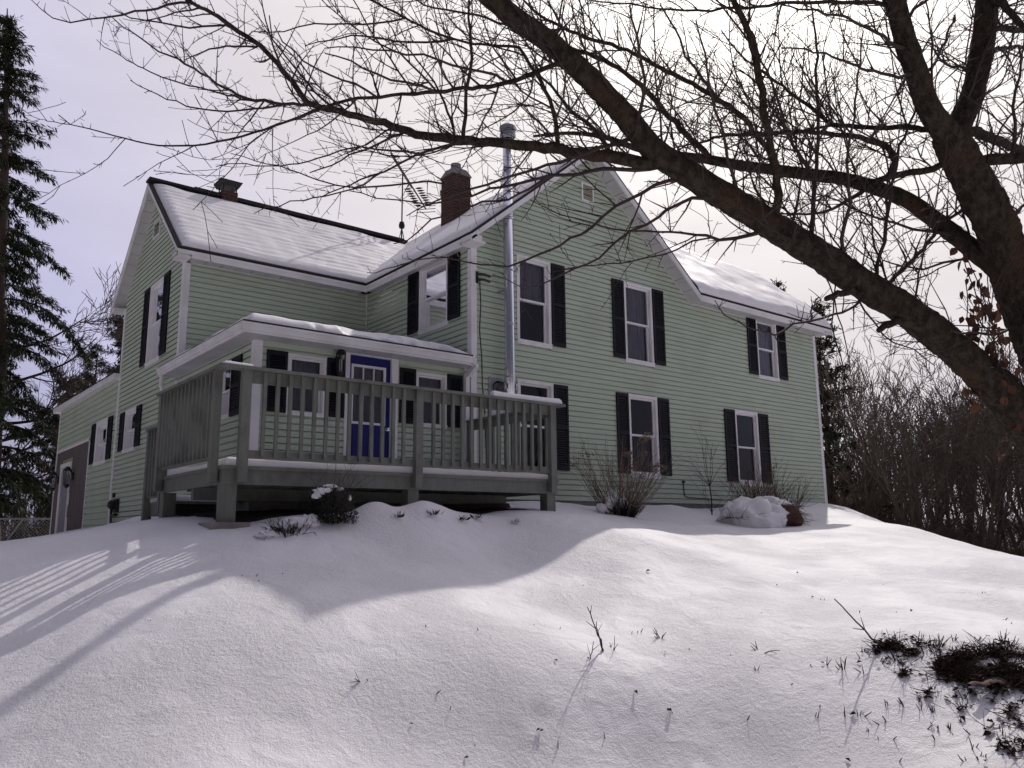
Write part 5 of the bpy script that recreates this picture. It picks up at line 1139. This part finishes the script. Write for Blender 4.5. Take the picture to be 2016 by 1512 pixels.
# ------------------------------------------------------------------ wire fence on the left
x0, y0 = at(29.5, 10.8); x1, y1 = at(30.5, -4)
fz = lambda x, y: H(x,y)
fen = thing('wire_fence', 'low chain link fence with steel rails beside the hemlock', 'fence', (x0,y0,fz(x0,y0)))
A = Vector((x0,y0,-.05)); B = Vector((x1,y1,-.05)); hgt = 1.5; fd_ = (B-A); FL = fd_.length; fd_.normalize()
q = MB(); q.tube([A,B],.03,6); q.build('rail', M['wire'], fen)
for t in (0,.34,.68,1):
    p = A.lerp(B,t); q = MB(); q.tube([p-Vector((0,0,2.2)),p+Vector((0,0,.06))],.035,6); q.lathe([(.04,.05),(.04,.09),(0,.12)],p,n=6); q.build('post', M['wire'], fen)
p = A.lerp(B,.34); q = MB(); q.tube([p-fd_*1.1+Vector((0,0,0)),p-fd_*.3-Vector((0,0,1.4))],.03,6); q.tube([p-Vector((0,0,.3)),B-Vector((0,0,.3))],.022,6); q.build('brace', M['wire'], fen)
q = MB(); n = int(FL/.10)
for i in range(-16, n):
    for s_ in (0,1):
        a0, b0 = i*.10, i*.10+hgt
        t0, t1 = max(0,a0), min(FL,b0)
        if t1 <= t0: continue
        z = lambda t: ((t-a0)-hgt) if s_ else -(t-a0)
        q.tube([A+fd_*t0+Vector((0,0,z(t0))),A+fd_*t1+Vector((0,0,z(t1)))],.006,3,cap=False)
q.build('mesh', M['wire'], fen)

# ------------------------------------------------------------------ shrubs along the house
def stems(mb, c, n, h, spread, rn, r=.006, lean=(0,0), curve=.12, kids=2, base=.12, up=.02):
    for i in range(n):
        a = rn.uniform(0,6.28); k = rn.random()**.7*spread
        d = Vector((math.cos(a)*k+lean[0], math.sin(a)*k+lean[1], 1)).normalized(); L = h*rn.uniform(.45,1.05)
        p = Vector(c)+Vector((math.cos(a)*base*rn.random(), math.sin(a)*base*rn.random(), -.05))
        pts = walk(p, d, L, 6, rn, curve, up); mb.tube(pts, [r*(1-.6*j/6) for j in range(7)], 3, cap=False)
        for _ in range(kids):
            j = rn.randint(2,5); q = walk(pts[j], rdir((pts[j]-pts[j-1]).normalized(), R(rn.uniform(18,45)), rn), L*rn.uniform(.15,.4), 3, rn, curve, up); mb.tube(q, [r*.55,r*.5,r*.4,r*.3], 3, cap=False)
        yield pts
def lump(mb, c, rx, ry, rz_, seed, n=20, am=.25):
    m = n//2; base = len(mb.v)
    for j in range(m+1):
        th = math.pi*j/m
        for i in range(n):
            ph = 2*math.pi*i/n; d = Vector((math.sin(th)*math.cos(ph), math.sin(th)*math.sin(ph), math.cos(th)))
            k = 1+am*noise.noise(d*1.7+Vector((seed,seed*2,0)))+am*.6*noise.noise(d*4+Vector((seed,0,seed)))
            mb.v.append((c[0]+d.x*rx*k, c[1]+d.y*ry*k, c[2]+d.z*rz_*k))
    for j in range(m):
        for i in range(n):
            a = base+j*n+i; b = base+j*n+(i+1)%n; mb.f.append((a,a+n,b+n,b))
def snowlump(label, parts, seed, name='snow_clump', group='clumps of snow caught on the shrubs'):
    mb = MB()
    for k, (x, y, z, a, b, c) in enumerate(parts): lump(mb, (x,y,z), a, b, c, seed+k*1.3, 28, .42)
    return tag(mb.build(name, M['snow'], smooth=True, loc=parts[0][:3]), label, 'snow', group)
rn = random.Random(5)
# dry fan of stems right of the deck
cx, cy = 1.95, -1.75; cz = H(cx,cy)
t = thing('shrub', 'fan shaped dry shrub with faded flower heads right of the deck', 'shrub', (cx,cy,cz))
b = MB(); HD = []
for pts in stems(b, (cx,cy,cz), 150, 1.45, .95, rn, .0055, (0.05,0), .10, 2, .30):
    p = pts[-1]
    if rn.random() < .16 and p.z-cz > .75:
        hd = MB()
        for _ in range(26):
            q = p+Vector((rn.gauss(0,.045),rn.gauss(0,.045),rn.gauss(0,.03))); s_ = rn.uniform(.012,.028); dd = Vector((rn.gauss(0,1),rn.gauss(0,1),rn.gauss(0,1))).normalized(); e_ = dd.orthogonal().normalized()
            hd.quad(q-dd*s_-e_*s_*.6,q+dd*s_-e_*s_*.6,q+dd*s_+e_*s_*.6,q-dd*s_+e_*s_*.6)
        HD.append(hd)
b.build('stems', M['drybrush'], t)
for hd in HD: hd.build('flower_head', M['drybrush'], t)
b = MB()
for pts in stems(b, (cx+.0,cy-.12,cz-.05), 150, .42, .8, rn, .007, (0,-.1), .2, 2, .16): pass
b.build('base_tangle', M['darkbush'], t)
snowlump('snow caught low among the fan shaped dry shrub stems', [(cx-.30,cy-.05,cz+.22,.08,.08,.10),(cx-.46,cy+.0,cz+.12,.10,.09,.08),(cx-.12,cy+.08,cz+.30,.10,.09,.12),(cx+.05,cy-.05,cz+.20,.09,.09,.10),(cx+.22,cy-.1,cz+.10,.09,.08,.08)], 3)
# young sapling
cx, cy = 5.2, -1.2; cz = H(cx,cy)
t = thing('sapling', 'thin upright bare sapling between the two downstairs windows', 'sapling', (cx,cy,cz)); b = MB()
tk = MB(); tk.tube([(cx,cy,cz-.1),(cx+.02,cy,cz+.3),(cx-.02,cy,cz+.62)],[.016,.014,.012],5); tk.build('trunk', M['twig'], t)
for a, l in ((-.55,.75),(-.25,.85),(.02,1.0),(.3,.85),(.6,.7),(-.75,.6),(.12,.8)): grow(b, Vector((cx-.02,cy,cz+.58)), Vector((a,-a*.4,1)).normalized(), l, .0075, 1, rn, (15,35), .02, 3, .003, (2,3))
for a in (-.9,.8,-.4): grow(b, Vector((cx,cy,cz+.05)), Vector((a,-.1,.8)).normalized(), .6, .006, 1, rn, (15,35), .02, 3, .003, (1,3))
b.build('crown', M['twig'], t)
# reddish brush behind the snow mound
cx, cy = 6.75, -1.35; cz = H(cx,cy)
t = thing('shrub', 'reddish brown twiggy shrub standing behind the snow covered mound', 'shrub', (cx,cy,cz)); b = MB()
for k in range(5):
    c2 = (cx-.6+k*.35, cy+rn.uniform(-.1,.2), cz)
    for pts in stems(b, c2, 42, 1.35 if k in (1,2) else 1.1, .75, rn, .0055, (.25*(k-1.6)*.5,0), .14, 3, .18): pass
b.build('stems', M['redbrush'], t)
# snow covered shrub mound
cx, cy = 5.25, -2.35; cz = H(cx,cy)
t = thing('snowy_shrub', 'low rounded shrub nearly buried in snow with its dark hollow facing right', 'shrub', (cx,cy,cz)); b = MB()
lump(b, (cx+.58,cy-.08,cz+.15), .44,.36,.27, 4, 22, .3)
b.build('dark_core', M['redbrush'], t); b = MB()
for k in range(260):
    a = rn.uniform(0,6.28); c = (cx+.50+math.cos(a)*.5, cy+math.sin(a)*.34, cz+rn.uniform(.0,.36)); d = Vector((math.cos(a)*.8+.25,math.sin(a)*.8,rn.uniform(-.7,.4))).normalized()
    pts = walk(Vector(c), d, rn.uniform(.12,.42), 4, rn, .3, -.06); b.tube(pts, [.006,.005,.004,.003,.002], 3, cap=False)
for k in range(70):
    c = (cx-.85+rn.gauss(0,.15), cy-.1+rn.gauss(0,.1), cz+.12); pts = walk(Vector(c), Vector((rn.gauss(-.3,.5),rn.gauss(-.3,.5),rn.uniform(-.1,.6))).normalized(), rn.uniform(.15,.35), 4, rn, .3, -.04); b.tube(pts, [.006,.005,.004,.003,.002], 3, cap=False)
b.build('twigs', M['redbrush'], t)
snowlump('thick rounded snow heaped over the low buried shrub', [(cx-.32,cy,cz+.10,.66,.50,.38),(cx-.75,cy+.05,cz+.26,.28,.25,.15),(cx-.55,cy+.02,cz+.20,.36,.28,.20),(cx+.25,cy+.08,cz+.38,.40,.34,.15),(cx+.60,cy+.12,cz+.40,.32,.28,.10),(cx+.92,cy+.04,cz+.28,.13,.16,.14),(cx+1.04,cy-.02,cz+.13,.10,.12,.13),(cx+.02,cy-.26,cz+.08,.26,.20,.28)], 8, name='snow_mound', group='clumps of snow caught on the shrubs')
# dark evergreen bush at the deck front
cx, cy = -4.12, -2.85; cz = H(cx,cy)
t = thing('evergreen_bush', 'small dark round evergreen bush in front of the deck', 'bush', (cx,cy,cz)); b = MB()
for k in range(3400):
    d = Vector((rn.gauss(0,1),rn.gauss(0,1),abs(rn.gauss(0,1))*.9)).normalized()*rn.random()**.35; p = Vector((cx+d.x*.34,cy+d.y*.3,cz-.04+d.z*.47))
    s_ = rn.uniform(.018,.045); u = Vector((rn.gauss(0,.6),rn.gauss(0,.6),.8)).normalized(); v = u.orthogonal().normalized()*s_*.3
    b.quad(p,p+u*s_*.5+v,p+u*s_,p+u*s_*.5-v)
b.build('foliage', M['darkbush'], t); b = MB()
for pts in stems(b, (cx,cy,cz), 34, .72, .55, rn, .004, (0,0), .22, 3, .15): pass
b.build('twigs', M['twig'], t)
snowlump('curved cap of snow on the dark evergreen bush by the deck', [(cx-.12,cy-.04,cz+.36,.11,.12,.030),(cx-.02,cy-.03,cz+.41,.09,.09,.022),(cx-.22,cy-.08,cz+.29,.05,.07,.035),(cx+.09,cy-.06,cz+.38,.035,.05,.02),(cx-.17,cy-.1,cz+.34,.06,.06,.03),(cx+.18,cy-.14,cz+.27,.018,.02,.03)], 5)
cx, cy = -4.72, -3.0; cz = H(cx,cy)
t = thing('evergreen_bush', 'tiny half buried bush left of the round evergreen by the deck post', 'bush', (cx,cy,cz)); b = MB()
for pts in stems(b, (cx,cy,cz), 70, .26, 1.1, rn, .005, (0,0), .3, 3, .16): pass
b.build('twigs', M['darkbush'], t)
snowlump('bumpy snow lying over the tiny half buried bush', [(cx+.16,cy+.10,cz+.12,.15,.12,.06),(cx+.32,cy+.1,cz+.12,.12,.11,.09),(cx+.04,cy+.12,cz+.08,.11,.1,.05),(cx-.18,cy+.02,cz-.01,.16,.10,.04)], 6)
# leaf tufts poking out of the drift by the deck
for k, (x, y) in enumerate(((-3.28,-3.02),(-2.72,-2.98),(-2.28,-2.98),(-1.98,-2.9),(-1.42,-3.0))):
    z = H(x,y); b = MB()
    for _ in range(26):
        p = Vector((x+rn.gauss(0,.03),y+rn.gauss(0,.03),z+.01)); u = Vector((rn.gauss(0,.6),rn.gauss(-.3,.5),.8)).normalized(); s_ = rn.uniform(.05,.12); v = u.orthogonal().normalized()*s_*.14
        b.quad(p,p+u*s_*.5+v,p+u*s_,p+u*s_*.5-v)
    tag(b.build('leaf_tuft', M['darkbush'], loc=(x,y,z)), 'dark little leaf tuft poking from the snowdrift at the deck edge', 'plant', 'leaf tufts along the deck drift')

# ------------------------------------------------------------------ bits sticking out of the snow
def onground(az, el):
    """walk the sight line out to the ground"""
    d = 4.0; s = None
    while d < 30:
        x, y = at(d, az)
        if CAM.z+d*math.tan(R(el)) <= H(x,y): return x, y, H(x,y)
        d += .03
    return x, y, H(x,y)
G = 'twigs poking through the snow'
def sprig(x, y, n, h, rn, lab='short dark twig poking through the snow', lean=.5, r=.0055, gap=.05, name='snow_twig', grp=G):
    z = H(x,y); b = MB(); h *= 1.3
    for _ in range(n):
        p = Vector((x+rn.gauss(0,gap)*.12,y+rn.gauss(0,gap)*.12,z-.03)); d = Vector((rn.gauss(0,lean),rn.gauss(0,lean),1)).normalized()
        L = h*rn.uniform(.5,1.1); pts = walk(p, d, L, 4, rn, .14); b.tube(pts, [r,r*.9,r*.8,r*.65,r*.4], 4, cap=False)
        if rn.random() < .5: q = walk(pts[2], rdir(d, R(45), rn), L*.35, 2, rn, .1); b.tube(q, [r*.6,r*.5,r*.3], 3, cap=False)
    return tag(b.build(name, M['twig'], loc=(x,y,z)), lab, 'twig', grp)
rn = random.Random(15)
SP = [(45.25,-7.78,3,0.11),(39.94,-6.25,1,0.05),(41.66,-6.42,1,0.07),(41.3,-7.2,1,0.04),(42.26,-7.27,1,0.05),(47.05,-6.63,2,0.08),(48.45,-7.04,5,0.1),(46.54,-6.63,1,0.06),(51.37,-6.8,1,0.04),(50.28,-7.65,2,0.04),(54.8,-7.79,3,0.14),(53.0,-7.96,1,0.04),(53.71,-7.38,1,0.05),(48.74,-7.93,2,0.04),(54.54,-8.91,2,0.1),(57.07,-8.35,1,0.05),(57.77,-8.42,1,0.06),(58.17,-8.7,1,0.05),(58.74,-8.38,2,0.1),(59.77,-8.57,6,0.11),(56.46,-9.62,1,0.05),(58.11,-10.79,1,0.04),(59.71,-11.3,3,0.08),(60.44,-11.28,4,0.09),(61.71,-11.56,1,0.09),(62.2,-12.36,1,0.09),(63.14,-10.66,1,0.12),(63.88,-10.74,2,0.08),(64.76,-11.59,3,0.06),(65.42,-11.67,3,0.07),(66.13,-11.19,3,0.08),(67.54,-7.61,2,0.08),(66.73,-13.01,3,0.06),(66.18,-13.25,2,0.06),(67.13,-12.83,2,0.07),(65.53,-11.93,2,0.05),(58.0,-11.52,2,0.08),(53.73,-11.81,2,0.06),(41.51,-13.85,1,0.06),(44.71,-13.37,1,0.06),(35.62,-12.75,1,0.05),(34.27,-11.5,1,0.04),(36.31,-6.61,1,0.05),(43.27,-3.66,1,0.04),(57.4,-3.6,1,0.04),(60.2,-3.09,2,0.04),(62.54,-3.43,3,0.03),(68.33,-3.55,2,0.03),(67.92,-3.79,2,0.06),(66.14,-2.7,1,0.03),(65.24,-4.97,2,0.03),(68.81,-5.27,3,0.05),(69.17,-5.48,2,0.04),(66.82,-5.5,1,0.03),(63.27,-5.03,1,0.04),(60.94,-5.1,2,0.05),(61.63,-5.6,2,0.04),(58.88,-4.43,2,0.04),(55.08,-5.33,2,0.03),(52.62,-3.15,1,0.03),(21.29,-2.71,1,0.05),(20.65,-2.6,1,0.04),(21.94,-2.92,1,0.06),(22.99,-2.49,1,0.05),(15.12,-5.2,1,0.04),(32.69,-6.25,1,0.04),(29.21,-9.65,1,0.06),(33.24,-10.33,1,0.07),(46.71,-10.54,2,0.06),(48.85,-11.59,2,0.04),(62.51,-13.57,1,0.06),(35.79,-13.66,1,0.04),(69.26,-7.44,2,0.06549508724430442),(64.17,-6.89,4,0.11123006312912842),(63.13,-7.22,2,0.09487224102672018),(62.24,-7.51,3,0.10822016658917609),(68.51,-7.03,3,0.09265062284575926),(64.92,-6.96,2,0.11226197810207822),(64.12,-7.74,3,0.08541665817430144),(68.75,-6.64,2,0.07416740442690373),(60.98,-7.45,2,0.09061000161329977),(64.12,-7.27,4,0.07091060980938865),(68.76,-7.32,4,0.09152194302078798),(68.93,-6.85,4,0.0812272186704962),(69.47,-7.45,2,0.1172959871980566),(64.46,-7.51,4,0.0918213429674067),(65.26,-7.67,4,0.09092353232124051),(67.95,-7.22,3,0.11398203532539754),(65.03,-7.29,4,0.10342637723232109),(65.3,-6.89,3,0.10888101951758786),(68.26,-7.43,4,0.07608825077398898),(68.96,-6.79,4,0.109864070491902),(65.94,-7.17,4,0.09527668270766906),(63.69,-7.19,4,0.08199589487946973),(66.97,-7.52,3,0.1035569572486379),(68.94,-6.66,4,0.06636941539887736),(66.1,-6.66,4,0.07359699175468579),(68.68,-6.58,4,0.06818999373344019),(63.21,-7.9,2,0.08537505890338176),(67.34,-6.58,3,0.08161310889059945),(63.13,-7.01,2,0.11727372992074486),(60.95,-7.91,2,0.08238583680496665),(61.91,-8.09,4,0.07102432855505857),(67.08,-6.97,2,0.10764947533160517),(63.03,-8.07,2,0.08065206033220768),(66.38,-7.4,2,0.07716159820730109),(65.31,-6.99,4,0.10595819619528468),(67.45,-7.51,3,0.11174674657952566),(67.2,-7.06,2,0.06560721903778395),(67.0,-7.47,2,0.08686931168514907),(68.68,-6.61,4,0.10686357754153872),(65.29,-7.01,3,0.07554578539513232),(66.34,-7.05,2,0.1019684285929576),(69.32,-7.15,3,0.06201337477491881),(62.3,-7.13,4,0.07389930434894226),(68.96,-7.21,2,0.11967151399557019),(62.93,-7.49,3,0.06482575293983697),(62.86,-7.88,4,0.10256989822976098),(63.1,-10.52,3,0.07753388971270053),(62.17,-10.4,1,0.0455587483614988),(67.2,-9.34,1,0.04099008946931365),(67.48,-8.68,1,0.06603681820239488),(64.97,-9.84,3,0.05900013544129198),(66.63,-11.8,1,0.07644655227887621),(64.61,-10.82,3,0.06956714408518178),(68.16,-12.4,3,0.04906125304125858),(61.48,-12.46,2,0.04097414423495892),(69.19,-8.61,2,0.054479038376508165),(69.24,-9.78,1,0.08371735032100627),(64.61,-8.88,1,0.08203058435594204),(66.88,-8.29,2,0.04299953870872943),(66.37,-10.45,3,0.07067783120043178),(60.99,-8.69,2,0.08676352170242554),(61.34,-12.24,1,0.04578841849101809),(64.0,-11.84,1,0.07767902528678591),(64.45,-8.97,1,0.046147926703285685),(66.26,-9.86,2,0.0879834281697906),(67.04,-8.33,3,0.0635187242840275),(61.06,-12.03,2,0.05787923088654859),(64.68,-12.16,2,0.0642100777202486),(68.13,-11.47,3,0.08021749884596688),(68.61,-11.94,2,0.05973359109149402),(62.13,-11.42,3,0.06138269159779643),(66.51,-12.53,3,0.07639004409978287),(66.03,-8.62,1,0.08988740106868154),(62.11,-10.56,1,0.07992852571835718),(68.52,-11.26,3,0.04187859055717103),(69.16,-9.87,3,0.07353661629749708)]
for az, el, n, h in SP:
    x, y, z = onground(az, el); sprig(x, y, n, h, rn)
def rod(az, el, tip, r, lab, name='stick', kids=2, cat='stick', grp=None):
    x, y, z = onground(az, el); b = MB(); p = Vector((x,y,z-.05)); q = p+Vector(tip); n = 7
    pts = [p.lerp(q, i/n)+Vector((rn.gauss(0,.006),rn.gauss(0,.006),rn.gauss(0,.006))) for i in range(n+1)]
    b.tube(pts, [r*(1-.5*i/n) for i in range(n+1)], 5)
    for k in range(kids):
        a = pts[rn.randint(3,6)]; d = rdir((q-p).normalized(), R(40), rn); b.tube([a,a+d*.06,a+d*.11],[r*.5,r*.4,r*.25],4,cap=False)
    tag(b.build(name, M['twig'], loc=(x,y,z)), lab, cat, grp)
for s in [(44.81, -7.81, (-0.2, 0.02, 0.42), 0.008, 'tall curved twig standing in the snow at the centre of the yard'), (44.61, -7.78, (-0.1, -0.02, 0.3), 0.007, 'shorter straight twig beside the tall curved one in the snow'), (43.67, -8.36, (0.06, 0.0, 0.17), 0.006, 'small leaning twig left of the tall curved one'), (62.45, -7.25, (-0.38, 0.26, 0.5), 0.01, 'long thin stick slanting up out of the leaf litter'), (29.37, -9.71, (-0.16, 0.05, 0.09), 0.006, 'forked twig lying at a slant on the shaded lower slope')]: rod(*s)
# exposed leaf litter under the tree
b = MB(); rl = random.Random(31)
LC = [(62.79, -7.21, 1, 0.13), (63.91, -7.36, 1, 0.12), (62.05, -7.54, 1, 0.07), (66.06, -7.85, 1, 0.15), (66.98, -7.93, 1, 0.18), (67.89, -7.93, 1, 0.2), (68.91, -8.02, 1, 0.22), (68.58, -7.46, 1, 0.2), (66.51, -8.67, 1, 0.13), (67.7, -8.58, 1, 0.15), (69.39, -8.73, 1, 0.18), (70.17, -7.93, 1, 0.2), (65.19, -8.47, 1, 0.08), (64.38, -9.8, 0.22, 0.08), (68.66, -10.42, 0.22, 0.09), (69.04, -11.05, 0.22, 0.08), (67.39, -11.61, 0.22, 0.05), (68.54, -12.68, 0.22, 0.08), (67.95, -12.35, 0.22, 0.06), (69.07, -12.1, 0.22, 0.07), (63.23, -8.74, 1, 0.04), (66.06, -10.51, 0.22, 0.04)]
cen = [onground(a, e)[:2]+(w_, d_) for a, e, w_, d_ in LC]
WT = [c[3]**1.6*c[2] for c in cen]
for i in range(11000):
    c = rl.choices(cen, WT)[0]; ang = rl.uniform(0,6.28); k = abs(rl.gauss(0,.55))
    x = c[0]+math.cos(ang)*k*c[3]*2.1; y = c[1]+math.sin(ang)*k*c[3]*1.25
    if noise.noise(Vector((x*7,y*7,1.5))) < (-.30 if k < .6 else -.02): continue
    z = H(x,y); p = Vector((x,y,z+rl.uniform(.0,.035)))
    if i % 3:
        u = Vector((rl.gauss(0,1),rl.gauss(0,1),rl.gauss(0,.3))).normalized(); s_ = rl.uniform(.02,.055); v = u.cross(Vector((rl.gauss(0,.4),rl.gauss(0,.4),1))).normalized()*s_*.35; cu = Vector((0,0,s_*rl.uniform(-.1,.35)))
        b.quad(p-u*s_*.5,p+v+cu,p+u*s_*.5,p-v+cu)
    else:
        d = Vector((rl.gauss(0,1),rl.gauss(0,1),rl.uniform(0,.8))).normalized(); L_ = rl.uniform(.04,.16); r = rl.uniform(.0015,.004); b.tube([p,p+d*L_*.5,p+d*L_],[r,r*.9,r*.5],3,cap=False)
tag(b.build('leaf_litter', M['litter']), 'dark patch of bare leaf litter and grass where the snow has melted', 'leaf litter', kind='stuff')
# single leaves and a curled slab of bark
for az, el, s_ in [(46.7, -10.6, 0.03), (48.85, -11.59, 0.035), (47.81, -2.76, 0.03), (60.15, -11.24, 0.03), (64.49, -11.53, 0.03), (66.14, -11.05, 0.035), (67.57, -11.06, 0.035), (67.37, -11.8, 0.04), (48.74, -7.96, 0.02), (43.6, -8.43, 0.02), (60.74, -8.28, 0.025), (58.59, -8.38, 0.02), (41.44, -8.66, 0.02), (40.18, -12.86, 0.02), (59.65, -13.82, 0.025), (35.39, -14.54, 0.02), (60.94, -7.68, 0.02), (56.14, -3.61, 0.02), (58.28, -4.32, 0.02), (63.98, -5.01, 0.03), (57.45, -2.8, 0.02), (68.19, -12.46, 0.035), (64.52, -9.8, 0.04), (40.39, -12.86, 0.02), (31.76, -12.53, 0.015)]:
    x, y, z = onground(az, el); b = MB(); a = rl.uniform(0,6.28); u = Vector((math.cos(a),math.sin(a),.25)); w_ = Vector((-math.sin(a),math.cos(a),0)); p = Vector((x,y,z+.012))
    b.quad(p-u*s_,p+w_*s_*.5+Vector((0,0,s_*.7)),p+u*s_,p+w_*s_*.1); b.quad(p-u*s_,p-w_*s_*.5+Vector((0,0,s_*.6)),p+u*s_,p-w_*s_*.1)
    tag(b.build('fallen_leaf', M['litter'], loc=(x,y,z)), 'single curled brown leaf lying on the snow', 'leaf', 'fallen leaves on the snow')
x, y, z = onground(*(67.62, -9.34)); b = MB(); n = 10
for i in range(n):
    for j in range(6):
        an = -.9+1.9*j/5; l = (i/(n-1)-.5)*.36; r = .05*(1-.5*abs(i/(n-1)-.5)); b.v.append((x+l*.93+r*math.sin(an)*.35, y-l*.35+r*math.sin(an), z+.03+r*math.cos(an)+.01*math.sin(i*1.3)))
for i in range(n-1):
    for j in range(5): a = i*6+j; b.f.append((a,a+1,a+7,a+6))
tag(b.build('bark_slab', M['deadleaf'], smooth=True, loc=(x,y,z)), 'curled strip of brown bark at the edge of the leaf litter', 'bark')
